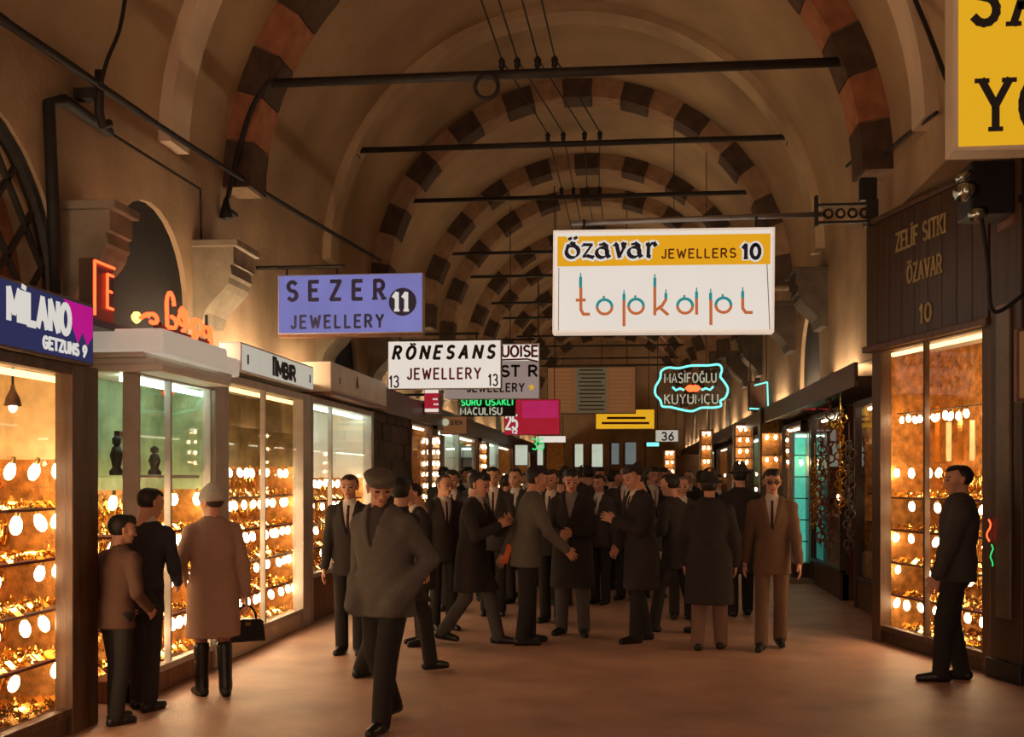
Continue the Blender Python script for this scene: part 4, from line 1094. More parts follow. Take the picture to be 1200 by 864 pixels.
# ================================================================== PEOPLE
def V3(*a): return np.array(a, dtype=np.float64)
class SDF:
    """signed distance field on a grid, smooth unions of tapered capsules, meshed with surface nets"""
    def __init__(s, lo, hi, h):
        s.h = h; s.lo = np.array(lo, float)
        n = np.ceil((np.array(hi) - s.lo) / h).astype(int) + 1
        s.ax = [s.lo[i] + h * np.arange(n[i]) for i in range(3)]
        s.V = np.full(tuple(n), .4, np.float32)
    def grid(s, sl=None):
        a = s.ax if sl is None else [s.ax[i][sl[i]] for i in range(3)]
        return a[0][:, None, None], a[1][None, :, None], a[2][None, None, :]
    def cap(s, a, b, ra, rb, k=.02, flat=None, sub=False):
        a = np.asarray(a, float); b = np.asarray(b, float); rm = max(ra, rb) + .07
        sl = []
        for i in range(3):
            lo = int(np.floor((min(a[i], b[i]) - rm - s.lo[i]) / s.h)); hi = int(np.ceil((max(a[i], b[i]) + rm - s.lo[i]) / s.h)) + 1
            lo = max(lo, 0); hi = min(hi, s.V.shape[i])
            if hi <= lo: return s
            sl.append(slice(lo, hi))
        sl = tuple(sl); X, Y, Z = s.grid(sl)
        d = b - a; L2 = max(float(d @ d), 1e-9)
        t = np.clip(((X-a[0])*d[0] + (Y-a[1])*d[1] + (Z-a[2])*d[2]) / L2, 0, 1)
        vx, vy, vz = X-a[0]-t*d[0], Y-a[1]-t*d[1], Z-a[2]-t*d[2]
        if flat is not None:
            n, f = flat; dt = (vx*n[0] + vy*n[1] + vz*n[2]) * (f - 1)
            vx, vy, vz = vx + dt*n[0], vy + dt*n[1], vz + dt*n[2]
        D = np.sqrt(vx*vx + vy*vy + vz*vz) - (ra + (rb - ra)*t)
        if flat is not None: D = D / (1 + .35*(flat[1]-1))
        W = s.V[sl]
        if sub: s.V[sl] = np.maximum(W, -D)
        else:
            if k > 0:
                hh = np.clip(.5 + .5*(W - D)/k, 0, 1); s.V[sl] = W*(1-hh) + D*hh - k*hh*(1-hh)
            else: s.V[sl] = np.minimum(W, D)
        return s
    def mesh(s):
        V = s.V; V[0] = V[-1] = .4; V[:, 0] = V[:, -1] = .4; V[:, :, 0] = V[:, :, -1] = .4
        S = V < 0
        C = np.zeros(tuple(q-1 for q in V.shape), np.int8)
        offs = [(i, j, k) for i in (0, 1) for j in (0, 1) for k in (0, 1)]
        sh = C.shape
        for o in offs: C += S[o[0]:o[0]+sh[0], o[1]:o[1]+sh[1], o[2]:o[2]+sh[2]]
        act = np.argwhere((C > 0) & (C < 8))
        if len(act) == 0: return np.zeros((0, 3)), np.zeros((0, 4), int)
        idx = np.full(sh, -1, np.int64); idx[tuple(act.T)] = np.arange(len(act))
        P = np.zeros((len(act), 3)); n = np.zeros(len(act))
        for o in offs:
            for x in range(3):
                if o[x] == 1: continue
                o2 = list(o); o2[x] = 1
                v0 = V[tuple((act + np.array(o)).T)]; v1 = V[tuple((act + np.array(o2)).T)]
                cr = (v0 < 0) != (v1 < 0)
                t = np.where(cr, v0 / np.where(cr, v0 - v1, 1), 0)
                q = np.array(o, float)[None, :].repeat(len(act), 0); q[:, x] += t
                P += np.where(cr[:, None], q, 0); n += cr
        P = s.lo + (act + P / n[:, None]) * s.h
        F = []
        for x in range(3):
            y, z = (x+1) % 3, (x+2) % 3
            A = [slice(None)]*3; B = [slice(None)]*3; A[x] = slice(0, -1); B[x] = slice(1, None)
            s0, s1 = S[tuple(A)], S[tuple(B)]
            e = np.argwhere(s0 != s1)
            fl = s0[tuple(e.T)]
            ok = (e[:, y] > 0) & (e[:, z] > 0); e = e[ok]; fl = fl[ok]
            def g(dy, dz):
                q = e.copy(); q[:, y] += dy; q[:, z] += dz; return idx[tuple(q.T)]
            qd = np.stack([g(-1, -1), g(0, -1), g(0, 0), g(-1, 0)], 1)
            qd[~fl] = qd[~fl][:, ::-1]
            F.append(qd)
        F = np.concatenate(F); F = F[(F >= 0).all(1)]
        return P, F

def mesh_np(name, P, F, mats, mi=None, parent=None):
    me = bpy.data.meshes.new(name); n, k = len(P), len(F)
    me.vertices.add(n); me.vertices.foreach_set('co', np.ascontiguousarray(P, np.float32).ravel())
    me.loops.add(4*k); me.loops.foreach_set('vertex_index', np.ascontiguousarray(F, np.int32).ravel())
    me.polygons.add(k); me.polygons.foreach_set('loop_start', np.arange(0, 4*k, 4, dtype=np.int32))
    me.polygons.foreach_set('use_smooth', np.ones(k, bool))
    for m in mats: me.materials.append(M[m] if isinstance(m, str) else m)
    if mi is not None: me.polygons.foreach_set('material_index', np.ascontiguousarray(mi, np.int32))
    me.update(); me.validate()
    o = bpy.data.objects.new(name, me); col.objects.link(o); o.parent = parent
    return o

M['skin'] = mk('skin', (.55, .27, .17), .55, .1, 18)
M['eye'] = mk('eye_dark', (.03, .02, .018), .4, .1)
M['lip'] = mk('lips', (.34, .10, .08), .5, .1)
M['hair'] = mk('dark_hair', (.018, .013, .011), .55, .3, 60)
M['hair_brown'] = mk('brown_hair', (.05, .03, .02), .55, .3, 60)
M['hair_grey'] = mk('grey_hair', (.16, .14, .12), .6, .3, 60)
M['leather'] = mk('black_leather', (.014, .012, .012), .35, .2, 20)
def cloth(n, c, var=.22): M[n] = mk('cloth_' + n, c, .9, var*.8, 150, .3, 260)
cloth('black_wool', (.030, .023, .022)); cloth('charcoal', (.052, .043, .04)); cloth('navy', (.032, .029, .037)); cloth('grey_tweed', (.12, .105, .085), .4)
cloth('olive_jacket', (.115, .10, .085), .3); cloth('beige_coat', (.36, .215, .145)); cloth('brown_suit', (.155, .085, .05)); cloth('rust_jacket', (.10, .048, .032))
cloth('dark_trouser', (.022, .018, .017)); cloth('grey_trouser', (.075, .065, .06)); cloth('pink_trouser', (.20, .11, .08)); cloth('shirt', (.62, .54, .46), .08)
cloth('knit', (.50, .44, .36), .3); cloth('scarf_grey', (.26, .22, .20)); cloth('tie_dark', (.05, .02, .025)); cloth('stocking', (.30, .13, .09)); cloth('brown_wool', (.05, .033, .025))

HAND = {}
def hand_mesh(curl, h=.0052):
    k = (round(curl, 2), h)
    if k in HAND: return HAND[k]
    f = SDF((-.075, -.05, -.10), (.10, .22, .05), h)
    f.cap((0, -.03, 0), (0, .02, 0), .027, .03, 0, ((0, 0, 1), 1.35))
    f.cap((-.012, .02, 0), (-.016, .075, 0), .027, .026, .015, ((0, 0, 1), 1.9))
    f.cap((.012, .02, 0), (.018, .078, 0), .027, .026, .015, ((0, 0, 1), 1.9))
    for (x, ln, sp) in ((-.034, .055, -.10), (-.012, .070, -.03), (.011, .076, .03), (.033, .068, .09)):
        p = np.array((x, .082 if abs(x) < .02 else .076, 0.)); a = curl * .35
        for q, fr in ((0, .44), (1, .31), (2, .25)):
            d = np.array((sp * math.cos(a), math.cos(a), -math.sin(a))); d /= np.linalg.norm(d)
            p2 = p + d * ln * fr; f.cap(p, p2, .0098 - .0008*q, .009 - .0008*q, .003 if q == 0 else .001); p = p2; a += curl
    f.cap((.026, .015, -.004), (.052, .045, -.014), .014, .0115, .008); f.cap((.052, .045, -.014), (.060, .078, -.022 - .012*curl), .0112, .009, .003)
    HAND[k] = f.mesh(); return HAND[k]
HEADC = {}
def head_mesh(h):
    if h in HEADC: return HEADC[h]
    f = SDF((-.12, -.15, -.24), (.12, .15, .16), h)
    f.cap((0, -.028, .03), (0, .018, .035), .080, .076, 0, ((1, 0, 0), 1.06))
    f.cap((0, .03, .0), (0, .046, -.072), .064, .040, .03)
    f.cap((-.03, .055, -.012), (.03, .055, -.012), .036, .036, .02)
    f.cap((0, .07, -.085), (0, .072, -.088), .022, .02, .015)
    f.cap((-.036, .083, .024), (.036, .083, .024), .012, .012, .012)
    f.cap((0, .092, .012), (0, .112, -.028), .008, .0135, .010); f.cap((-.012, .100, -.032), (.012, .100, -.032), .009, .009, .006)
    f.cap((-.018, .0875, -.058), (.018, .0875, -.058), .009, .009, .006); f.cap((-.014, .084, -.069), (.014, .084, -.069), .009, .009, .004)
    for sx in (-1, 1):
        f.cap((sx*.033, .108, .008), (sx*.036, .107, .008), .014, .014, sub=True)
        f.cap((sx*.033, .084, .007), (sx*.033, .084, .007), .0125, .0125, .003)
        f.cap((sx*.079, -.008, -.025), (sx*.084, -.016, .012), .014, .020, .006, ((1, 0, 0), 2.2))
    f.cap((0, -.022, -.06), (0, -.035, -.22), .052, .060, .03)
    P, F = f.mesh(); c = P[F].mean(1)
    mi = np.zeros(len(F), int)
    eye = (np.abs(np.abs(c[:, 0]) - .034) < .014) & (np.abs(c[:, 2] - .007) < .0075) & (c[:, 1] > .06)
    brow = (np.abs(np.abs(c[:, 0]) - .034) < .022) & (np.abs(c[:, 2] - .029) < .0055) & (c[:, 1] > .06)
    lip = (np.abs(c[:, 0]) < .022) & (np.abs(c[:, 2] + .0635) < .010) & (c[:, 1] > .06)
    mi[eye | brow] = 1; mi[lip] = 2
    HEADC[h] = (P, F, mi); return HEADC[h]
def head_extra(kind, h):
    k = (kind, h)
    if k in HEADC: return HEADC[k]
    f = SDF((-.20, -.22, -.26), (.20, .24, .24), h)
    X, Y, Z = f.grid()
    if kind in ('short', 'full', 'receding', 'long'):
        g = {'short': .010, 'full': .018, 'receding': .007, 'long': .016}[kind]
        f.cap((0, -.030, .034), (0, .020, .040), .080 + g, .076 + g, 0, ((1, 0, 0), 1.06))
        if kind == 'full': f.cap((-.03, .05, .105), (.04, .055, .10), .028, .03, .02)
        if kind == 'long': f.cap((0, -.04, .0), (0, -.06, -.13), .085, .07, .03, ((1, 0, 0), .95))
        hz = {'short': .072, 'full': .066, 'receding': .098, 'long': .07}[kind]
        low = {'short': -.055, 'full': -.065, 'receding': -.05, 'long': -.19}[kind]
        wob = .006*np.sin(X*90) + .004*np.sin(Y*110 + Z*60)
        f.V = np.maximum(f.V, np.minimum(hz + .1*np.abs(X) - Z, np.maximum(Y + .012 - .25*np.clip(Z, 0, 1), low - Z)) + wob)
    elif kind == 'flatcap':
        f.cap((0, -.03, .085), (0, .045, .078), .108, .094, 0, ((0, 0, 1), 2.1)); f.cap((0, -.02, .05), (0, .02, .05), .092, .09, .02, ((0, 0, 1), 1.8))
        f.cap((-.03, .115, .052), (.03, .115, .052), .05, .05, .012, ((0, 0, 1), 5.))
    elif kind == 'fedora':
        f.cap((0, -.03, .06), (0, .02, .06), .14, .14, 0, ((0, 0, 1), 9.)); f.cap((0, -.025, .07), (0, .018, .13), .094, .075, .012)
        f.cap((0, -.09, .175), (0, .09, .17), .02, .02, sub=True)
    elif kind == 'knit':
        f.cap((0, -.035, .045), (0, .015, .05), .098, .096, 0); f.cap((0, -.02, .12), (0, -.02, .12), .06, .06, .03)
        f.V = np.maximum(f.V, .012 - Z - .25*Y)
        f.cap((0, -.035, .03), (0, .02, .045), .103, .100, .0, ((0, 0, 1), 3.2))
    elif kind == 'scarf':
        f.cap((0, -.035, .03), (0, .01, .04), .096, .09, 0); f.cap((0, -.05, -.02), (0, -.05, -.14), .09, .075, .03)
        f.V = np.maximum(f.V, Y - .035 - .3*np.clip(Z, 0, 1))
    elif kind == 'glasses':
        for sx in (-1, 1):
            pts = [(sx*(.034 + .021*math.cos(t)), .103, .006 + .017*math.sin(t)) for t in np.linspace(0, 2*PI, 13)]
            for a, b in zip(pts[:-1], pts[1:]): f.cap(a, b, .0042, .0042, 0)
            f.cap((sx*.056, .10, .012), (sx*.083, 0, .014), .004, .004, 0)
        f.cap((-.014, .105, .01), (.014, .105, .01), .004, .004, 0)
    HEADC[k] = f.mesh(); return HEADC[k]

def ik(a, b, l1, l2, pole):
    d = b - a; L = np.linalg.norm(d); Lm = (l1 + l2) * .999
    if L > Lm: b = a + d / L * Lm; d = b - a; L = Lm
    x = (L*L + l1*l1 - l2*l2) / (2*L); y = math.sqrt(max(0, l1*l1 - x*x)); u = d / L
    p = pole - u * (pole @ u); p /= np.linalg.norm(p)
    return a + u*x + p*y, b

def person(label, x, y, heading, H=1.74, feet=((-.09, .02), (.09, -.02)), hands=((-.25, .05, .80), (.25, .05, .80)), lean=3, hyaw=0, hpitch=4,
           top='suit', topm='black_wool', legm='dark_trouser', hairk='short', hairm='hair', hat=None, hatm='black_wool', hem=None, vneck=True, shirtm='shirt',
           tie=True, glasses=False, bulk=1., toe=(8, -8), curl=.35, fine=True, boots=False, bare_leg=False, group=None, sitz=None, side=0, hide_hands=False, skirt_w=1.):
    s = H / 1.75
    root = empty('person', (x, y, 0), math.radians(heading)); tag(root, label, 'person', group)
    hj = .0135 if fine else .022; hh = .0075 if fine else .013
    # ---- skeleton (unit 1.75 m tall, scaled at the end)
    pz = .93
    lifts = []
    for i, sx in enumerate((-1, 1)):
        f = feet[i]; az = .085 + (f[2] if len(f) > 2 else 0)
        dx, dy = f[0] - sx*.09, f[1]
        pz = min(pz, az + math.sqrt(.838**2 - dx*dx - dy*dy))
    L = math.radians(lean); up = V3(math.sin(math.radians(side)), math.sin(L), math.cos(L)); up /= np.linalg.norm(up)
    P0 = V3(0, 0, pz); C = P0 + up*.36; N = P0 + up*.51
    sh = [P0 + up*.455 + V3(sx*.17, 0, 0) for sx in (-1, 1)]
    hips = [P0 + V3(sx*.09, 0, 0) for sx in (-1, 1)]
    ank, knee = [], []
    for i in (0, 1):
        f = feet[i]; A = V3(f[0], f[1], .085 + (f[2] if len(f) > 2 else 0))
        K, A = ik(hips[i], A, .42, .42, V3(0, 1, .02)); ank.append(A); knee.append(K)
    elb, wri = [], []
    for i, sx in enumerate((-1, 1)):
        E, Wp = ik(sh[i], V3(*hands[i]), .29, .26, V3(sx*.55, -.8, -.25)); elb.append(E); wri.append(Wp)
    HC = N + up*.10 + V3(0, .025, .085)
    hy, hp = math.radians(hyaw), math.radians(hpitch)
    Rh = np.array(Matrix.Rotation(hy, 3, 'Z') @ Matrix.Rotation(-hp, 3, 'X'))
    def hx(P): return (P @ Rh.T) + HC
    # ---- body: torso and limbs, head and hands, one mesh
    f = SDF((-.55, -.6, 0), (.55, .75, 1.6), .03)
    fy = ((0, 1, 0), 1.4)
    f.cap(P0, C, .125, .135, .02, fy); f.cap(sh[0], sh[1], .05, .05, .03); f.cap(C, N, .08, .055, .03)
    for i in (0, 1):
        f.cap(sh[i], elb[i], .042, .036, .02); f.cap(elb[i], wri[i], .035, .026, .02)
        f.cap(hips[i], knee[i], .072, .05, .02); f.cap(knee[i], ank[i], .048, .036, .02); f.cap(ank[i], ank[i] + V3(0, .06, -.045), .03, .022, .01)
    P, F = f.mesh(); Ps, Fs, Ms = [P], [F], [np.zeros(len(F), int)]; off = len(P)
    P, F, mi = head_mesh(hh); Ps.append(hx(P)); Fs.append(F + off); Ms.append(mi); off += len(P)
    for i, sx in enumerate((-1, 1)):
        P, F = hand_mesh(curl, .0052 if fine else .009)
        d = wri[i] - elb[i]; d /= np.linalg.norm(d)
        z = V3(sx, 0, 0) - d*(d[0]*sx)
        if np.linalg.norm(z) < .3: z = V3(0, 0, 1) - d*d[2]
        z /= np.linalg.norm(z)
        xx = np.cross(d, z)
        Q = P.copy()
        if sx > 0: Q[:, 0] *= -1; F = F[:, ::-1]
        Ps.append(wri[i] + np.outer(Q[:, 0], xx) + np.outer(Q[:, 1], d) + np.outer(Q[:, 2], z)); Fs.append(F + off); Ms.append(np.zeros(len(F), int)); off += len(P)
    mesh_np('body', np.concatenate(Ps)*s, np.concatenate(Fs), ['skin', 'eye', 'lip'], np.concatenate(Ms), root)
    # ---- hair, hat
    hk = .009 if fine else .014
    P, F = head_extra(hairk, hk); mesh_np('hair', hx(P)*s, F, [hairm], None, root)
    if hat: P, F = head_extra(hat, hk); mesh_np({'flatcap': 'cap', 'fedora': 'hat', 'knit': 'knitted_hat', 'scarf': 'headscarf'}[hat], hx(P)*s, F, [hatm], None, root)
    if glasses: P, F = head_extra('glasses', .004); mesh_np('glasses', hx(P)*s, F, ['black'], None, root)
    # ---- trousers
    b = bulk
    if not bare_leg:
        f = SDF((-.5, -.65, 0), (.5, .75, 1.15), hj)
        f.cap(P0 + up*.08, P0 - V3(0, 0, .03), .135*b, .145*b, 0, ((0, 1, 0), 1.3))
        for i in (0, 1):
            f.cap(hips[i], knee[i], .086*b, .066*b, .02); f.cap(knee[i], ank[i] + V3(0, 0, -.015), .066*b, .064, .012)
        P, F = f.mesh(); mesh_np('trousers', P*s, F, [legm], None, root)
    else:
        f = SDF((-.5, -.65, 0), (.5, .75, 1.15), hj)
        for i in (0, 1): f.cap(hips[i], knee[i], .075, .056, 0); f.cap(knee[i], ank[i], .055, .038, .01)
        P, F = f.mesh(); mesh_np('stockings', P*s, F, [legm], None, root)
    # ---- shoes
    for i in (0, 1):
        A = ank[i]; t = math.radians(toe[i]); d = V3(math.sin(-t), math.cos(t), 0)
        f = SDF((A - .28), (A + V3(.28, .28, .5 if boots else .15)), .011 if fine else .018)
        lift = feet[i][2] if len(feet[i]) > 2 else 0
        pit = V3(0, 0, -lift*.35)
        f.cap(A - d*.045 + V3(0, 0, -.048), A + d*.03 + V3(0, 0, -.045), .042, .044, .02); f.cap(A + d*.03 + V3(0, 0, -.045), A + d*.16 + V3(0, 0, -.058) + pit, .046, .034, .02)
        f.cap(A, A + V3(0, 0, .02), .042, .045, .03)
        if boots:
            q = (knee[i] - A)*.78; f.cap(A, A + q, .052, .066, .03)
        X, Y, Z = f.grid(); f.V = np.maximum(f.V, (A[2] - .084 - lift*.35) - Z)
        P, F = f.mesh(); mesh_np('boot' if boots else 'shoe', P*s, F, ['leather'], None, root)
    # ---- jacket or coat
    hm = hem if hem is not None else {'suit': .76, 'coat': .48, 'jacket': .80}[top]
    f = SDF((-.6, -.55, hm - .1), (.6, .7, 1.6), hj)
    fy = ((0, 1, 0), 1.38)
    f.cap(P0 + up*.05, C, .158*b, .176*b, .0, fy); f.cap(C - up*.02, C + up*.07, .178*b, .155*b, .03, ((0, 1, 0), 1.45))
    f.cap(sh[0] - V3(0, 0, .012), sh[1] - V3(0, 0, .012), .066*b, .066*b, .03)
    for i in (0, 1): f.cap(N - up*.01, sh[i], .05, .056, .03)
    w0 = .172*b; w1 = (.172 + .07*max(0, .9 - hm)*skirt_w)*b
    mid = (ank[0] + ank[1]) / 2
    low = V3(mid[0]*.25, mid[1]*.25, hm - .05)
    f.cap(P0 + up*.06, low, w0, w1, .02, ((0, 1, 0), 1.30))
    if hm < .7:
        for i in (0, 1): f.cap(hips[i], V3(*(hips[i] + (knee[i] - hips[i])*.95)), .10*b, .105*b, .05)
    for i in (0, 1):
        f.cap(sh[i], elb[i], .066*b, .056*b, .018); wc = elb[i] + (wri[i] - elb[i])*.93
        f.cap(elb[i], wc, .055*b, .046*b, .014)
        if hands is POCK:
            q = (wri[i] - elb[i]) / np.linalg.norm(wri[i] - elb[i]); f.cap(wri[i] - q*.03, wri[i] + q*.15, .064, .074, .05)
    X, Y, Z = f.grid()
    f.V = np.maximum(f.V, hm - Z)
    # folds
    f.V += (.0035*np.sin(Z*38 + X*17) * np.sin(X*23 + Y*29)).astype(np.float32)
    zN = N[2] + .02; zV = N[2] - (.30 if top == 'suit' else .22)
    if vneck:
        wz = .062*np.clip((Z - zV)/(zN - zV), 0, 1.2)
        lap = (np.abs(X) > wz) & (np.abs(X) < wz + .05*np.clip((Z - zV)/.12, 0, 1)) & (Y > .02) & (Z > zV)
        f.V -= .007*lap
        f.V = np.maximum(f.V, np.minimum(np.minimum(wz - np.abs(X), Y - (N[1]-.01)), (Z - zV)*.5))
    else:
        f.cap(N - up*.01, N + up*.03, .078, .07, .02)
    f.cap(N - up*.03, N + up*.2, .056, .056, sub=True)
    P, F = f.mesh(); mesh_np({'suit': 'jacket', 'coat': 'coat', 'jacket': 'jacket'}[top], P*s, F, [topm], None, root)
    # ---- shirt and tie
    if vneck:
        f = SDF((-.25, -.25, zV - .12), (.25, .35, N[2] + .12), .011 if fine else .018)
        f.cap(P0 + up*.10, C, .135*b, .158*b, 0, ((0, 1, 0), 1.38)); f.cap(C - up*.02, C + up*.07, .160*b, .138*b, .03, ((0, 1, 0), 1.45)); f.cap(C + up*.06, N + up*.005, .095, .066, .04)
        f.cap(N + up*.005 + V3(0, .008, 0), N + up*.04 + V3(0, .012, 0), .065, .060, .012)
        X, Y, Z = f.grid(); V0 = f.V.copy()
        f.V = np.maximum(f.V, np.maximum(zV - .10 - Z, np.abs(X) - .11))
        P, F = f.mesh(); so = mesh_np('shirt', P*s, F, [shirtm], None, root)
        if tie:
            g = SDF((-.25, -.25, zV - .12), (.25, .35, N[2] + .12), .011 if fine else .018)
            ww = .013 + .05*np.clip((N[2] - .01 - Z), 0, .5)*.28
            g.V = np.maximum(np.maximum(V0 - .010, np.abs(X) - ww), np.maximum(N[1] - Y, np.maximum(Z - (N[2] + .012), zV - .08 - Z))).astype(np.float32)
            P, F = g.mesh()
            if len(F): mesh_np('tie', P*s, F, ['tie_dark'], None, so)
    return root

POCK = ((-.20, .05, .93), (.20, .05, .93))
def gp(px, py): p = ground(px, py); return p.x, p.y
PP = {}
x, y = gp(136, 848); PP['kid'] = person('short figure in a rust brown jacket looking into the greenish window', x, y, -25, 1.38, ((-.07, .05), (.07, -.06)), ((-.16, .18, .95), (.17, .2, .95)), 4, -25, 8, 'jacket', 'rust_jacket', 'dark_trouser', 'full', 'hair', bulk=.98, vneck=False, tie=False)
x, y = gp(168, 832); person('man in a dark suit leaning close to the greenish window', x, y, -8, 1.56, ((-.08, .05), (.08, -.05)), ((-.15, .25, .98), (.15, .25, .98)), 7, -25, 10, 'suit', 'navy', 'dark_trouser', 'short', 'hair', bulk=.92)
x, y = gp(250, 816); x += .0
person('woman in a beige coat, white knitted hat and dark boots holding a handbag', x, y, 35, 1.55, ((-.08, .06), (.09, -.05)), ((-.20, .2, .98), (.27, .0, .84)), 3, 30, 4, 'coat', 'beige_coat', 'stocking', 'short', 'hair_brown', 'knit', 'knit', .50, False, bulk=1.12, tie=False, boots=True, bare_leg=True)
hbx, hby = x + .27*.886*math.cos(math.radians(35)), y + .27*.886*math.sin(math.radians(35)) + .02
x, y = gp(452, 850); person('man in a flat cap and grey jacket striding with hands in his pockets', x, y, 158, 1.70, ((-.10, .20), (.09, -.22, .03)), POCK, 4, 45, 14, 'jacket', 'olive_jacket', 'dark_trouser', 'short', 'hair_grey', 'flatcap', 'grey_tweed', .74, True, 'charcoal', False, bulk=1.2)
p = at_y(411, 560, 10.0); person('man in a dark suit with white collar standing by the slanting white sign', p.x, 10.0, 182, 1.66, vneck=True, topm='black_wool', hairm='hair_brown')
x, y = gp(488, 795); person('dark-coated man walking away behind the man in the flat cap', x - .2, y + .15, -40, 1.68, ((-.1, -.3), (.1, .30, .02)), ((-.27, .1, .85), (.27, -.05, .85)), 4, 20, 4, 'coat', 'black_wool', 'dark_trouser', 'full', 'hair', hem=.62, vneck=False, tie=False)
p = at_y(495, 575, 10.6); person('stooping person in black facing the windows beside the flat-capped man', p.x, 10.6, 120, 1.58, top='coat', topm='black_wool', hpitch=20, lean=8, hem=.6, hairk='receding')
x, y = gp(552, 754); person('dark-coated man walking with both hands raised to his chest', x, y, -105, 1.72, ((-.08, .26), (.09, -.27, .04)), ((-.12, .34, 1.22), (.08, .33, 1.18)), 6, -5, 14, 'coat', 'black_wool', 'grey_trouser', 'full', 'hair', hem=.52, bulk=1.06)
p = at_y(519, 570, 11.7); person('balding man in black with a white collar behind the walker', p.x, 11.7, -150, 1.66, topm='black_wool', hairk='receding', hairm='hair_brown', hyaw=20)
p = at_y(531, 560, 13.4); person('young man with thick dark hair behind the walker', p.x, 13.4, 178, 1.72, topm='charcoal', hairk='full')
p = at_y(578, 553, 13.0); person('man in a charcoal suit standing between the walker and the grey jacket', p.x, 13.0, 185, 1.76, topm='charcoal')
x, y = gp(616, 755); y10 = y; person('man in a grey tweed jacket turned toward the black coat, arm held out', x, y, -72, 1.74, ((-.09, .06), (.09, -.06)), ((-.20, -.18, .86), (.20, .36, .93)), 9, -12, 12, 'jacket', 'grey_tweed', 'dark_trouser', 'full', 'hair', hem=.76, bulk=1.08, vneck=True)
p = at_y(637, 575, 12.4); person('man in a black suit half hidden behind the grey tweed jacket', p.x + .1, 12.4, 165, 1.72, topm='black_wool')
x, y = gp(671, 744); person('man in a long black coat facing up the street, hands joined at his waist', x, y, 172, 1.72, ((-.13, .04), (.12, -.02)), ((-.05, .30, 1.08), (.06, .30, 1.06)), 4, 15, 14, 'coat', 'black_wool', 'grey_trouser', 'full', 'hair', hem=.50, bulk=1.12, shirtm='scarf_grey', tie=False, toe=(15, -18))
x, y = gp(752, 752); person('man in a long dark coat looking down at his raised hand', x, y, 118, 1.76, ((-.09, .12), (.09, -.10)), ((-.08, .34, 1.20), (.20, .16, .92)), 5, -5, 16, 'coat', 'black_wool', 'dark_trouser', 'full', 'hair', hem=.52, bulk=1.12)
x, y = gp(792, 742); person('man in black stepping away past the long dark coat', x, y, 55, 1.70, ((-.09, .22), (.09, -.22)), ((-.22, .2, 1.05), (.14, .32, 1.16)), 5, 0, 6, 'suit', 'black_wool', 'dark_trouser', 'short', 'hair', hem=.70, vneck=False, tie=False)
p = at_y(799, 570, 12.9); person('pale-shirted man facing up the street between the dark coats', p.x, 12.9, 180, 1.64, topm='charcoal', hairk='receding', hairm='hair_grey', tie=False)
x, y = gp(831, 762); person('figure seen from behind in a dark hat and coat with light trousers', x, y, -8, 1.66, ((-.11, -.04), (.11, .10)), ((-.25, .1, .85), (.25, .1, .85)), 3, 0, 4, 'coat', 'black_wool', 'pink_trouser', 'short', 'hair', 'fedora', 'black_wool', .46, False, bulk=1.2, tie=False)
x, y = gp(868, 722); person('tall man seen from behind in a dark hat and long black coat', x, y, 5, 1.76, ((-.1, -.06), (.1, .10)), hat='fedora', hatm='charcoal', top='coat', topm='black_wool', hem=.50, vneck=False, tie=False, bulk=1.12)
x, y = gp(905, 760); person('man in a brown suit and dark glasses walking up the street', x, y, 172, 1.72, ((-.07, -.12, .02), (.10, .14)), ((-.25, .12, .82), (.26, -.06, .82)), 2, 8, 6, 'suit', 'brown_suit', 'brown_suit', 'full', 'hair', glasses=True, hem=.72)
x, y = gp(1108, 798); person('man in a dark jacket standing alone beside the angled jewellery window', x + .08, y, 78, 1.74, ((-.08, .12), (.09, -.05)), ((-.24, .16, .84), (.25, .06, .80)), -4, 12, 2, 'jacket', 'charcoal', 'dark_trouser', 'short', 'hair', hem=.80, vneck=False, tie=False, bulk=1.18)

# handbag
hb = ground(292, 815)
e = empty('handbag', (hbx, hby, .385), math.radians(35)); tag(e, 'black leather handbag hanging from the hand of the woman in beige', 'handbag')
MB().extrude_xz([(-.14, 0), (.14, 0), (.125, .15), (.10, .17), (-.10, .17), (-.125, .15)], -.045, .045).build('bag_body', 'leather', e, bevel=.012)
MB().tube([(-.07 + .14*i/10 if 0 else -.075*math.cos(PI*i/10), 0, .165 + .11*math.sin(PI*i/10)) for i in range(11)], .009, 6).build('handle', 'leather', e, True)
MB().box(-.02, .02, -.05, -.043, .125, .15).build('clasp', 'gold', e)
# folded orange paper in the grey-jacketed man's rear hand
pt = at_y(594, 648, y10 + .14)
e = MB().box(-.03, .03, -.05, .05, -.1, .1).build('folded_paper', mk('orange_paper', (.75, .16, .05), .7, .2), bevel=.01); e.location = pt; e.rotation_euler = (.2, .25, .3)
tag(e, 'folded orange paper held by the man in the grey tweed jacket', 'paper')

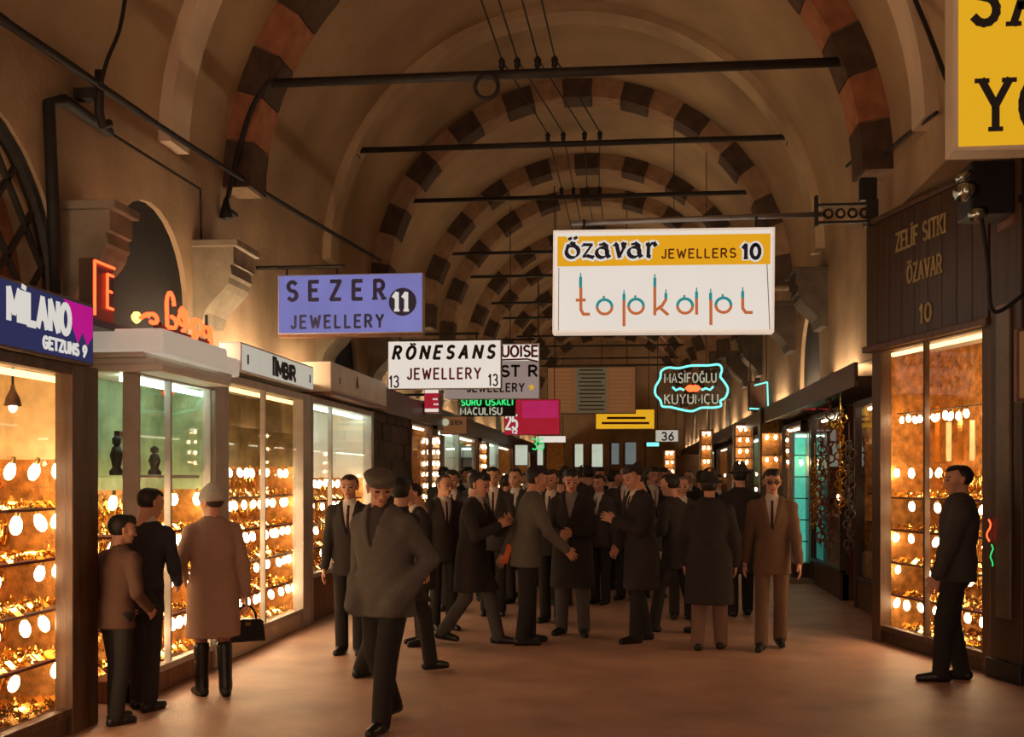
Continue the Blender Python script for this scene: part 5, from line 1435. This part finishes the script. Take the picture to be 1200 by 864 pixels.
# ---- the crowd farther down the street: a few figures copied, recoloured
protos = []
for i, kw in enumerate((dict(topm='black_wool', heading=178), dict(topm='charcoal', heading=0, vneck=False, tie=False, top='coat', hem=.55), dict(topm='navy', heading=205, hairk='full'),
                        dict(topm='brown_wool', heading=15, vneck=False, tie=False, hat='fedora', hatm='charcoal', top='coat'), dict(topm='charcoal', heading=160, hairk='receding'), dict(topm='black_wool', heading=-90, hairk='full', top='coat'))):
    h = kw.pop('heading'); protos.append((person('x', 0, 0, h, 1.72, fine=False, **kw), h))
CL = ['dark-suited man in the crowd', 'dark-coated person, back turned,', 'thick-haired man in the crowd', 'person in a hat and coat', 'balding man in the crowd', 'person in black turned sideways']
spots = [(556, 14.6), (592, 15.0), (606, 14.2), (622, 16.5), (648, 15.2), (657, 14.0), (690, 15.6), (704, 14.3), (716, 16.2), (735, 14.8), (748, 17.5), (764, 15.2), (776, 16.8), (822, 15.6), (840, 17.2),
         (600, 19.5), (636, 20.5), (664, 19.0), (684, 21.5), (700, 18.7), (722, 20.0), (742, 22.5), (760, 20.2), (784, 21.0), (808, 19.2), (572, 18.0), (545, 17.2), (520, 16.2), (615, 24.0), (652, 25.0), (676, 26.5), (712, 25.5), (735, 27.0), (770, 25.0), (630, 29.0), (694, 30.0), (750, 31.0)]
used = set()
for i, (px, Yc) in enumerate(spots):
    k = (i * 5 + i // 6) % 6; src, h = protos[k]
    p = at_y(px, 560, Yc)
    if k not in used: r = src; used.add(k)
    else:
        r = src.copy(); col.objects.link(r)
        for ch in src.children:
            c2 = ch.copy(); col.objects.link(c2); c2.parent = r
            for g2 in ch.children:
                d2 = g2.copy(); col.objects.link(d2); d2.parent = c2
    sc_ = random.uniform(.95, 1.05)
    r.location = (p.x, Yc, 0); r.rotation_euler = (0, 0, math.radians(h + random.uniform(-25, 25))); r.scale = (sc_, sc_, sc_)
    anc = next(a for lim, a in ((560, 'the walker with raised hands'), (630, 'the grey tweed jacket'), (700, 'the black coat with joined hands'), (770, 'the man eyeing his hand'), (815, 'the light-trousered hatted figure'), (2000, 'the tall hatted man')) if px < lim)
    r['label'] = CL[k] + (' far behind ' if Yc > 18 else ' behind ') + anc; r['group'] = 'crowd behind the front rank'
    for ch in r.children:
        if ch.name.split('.')[0] in ('jacket', 'coat') and r is not src:
            ch.material_slots[0].link = 'OBJECT'; ch.material_slots[0].material = M[random.choice(['black_wool', 'charcoal', 'navy', 'brown_wool', 'dark_trouser'])]
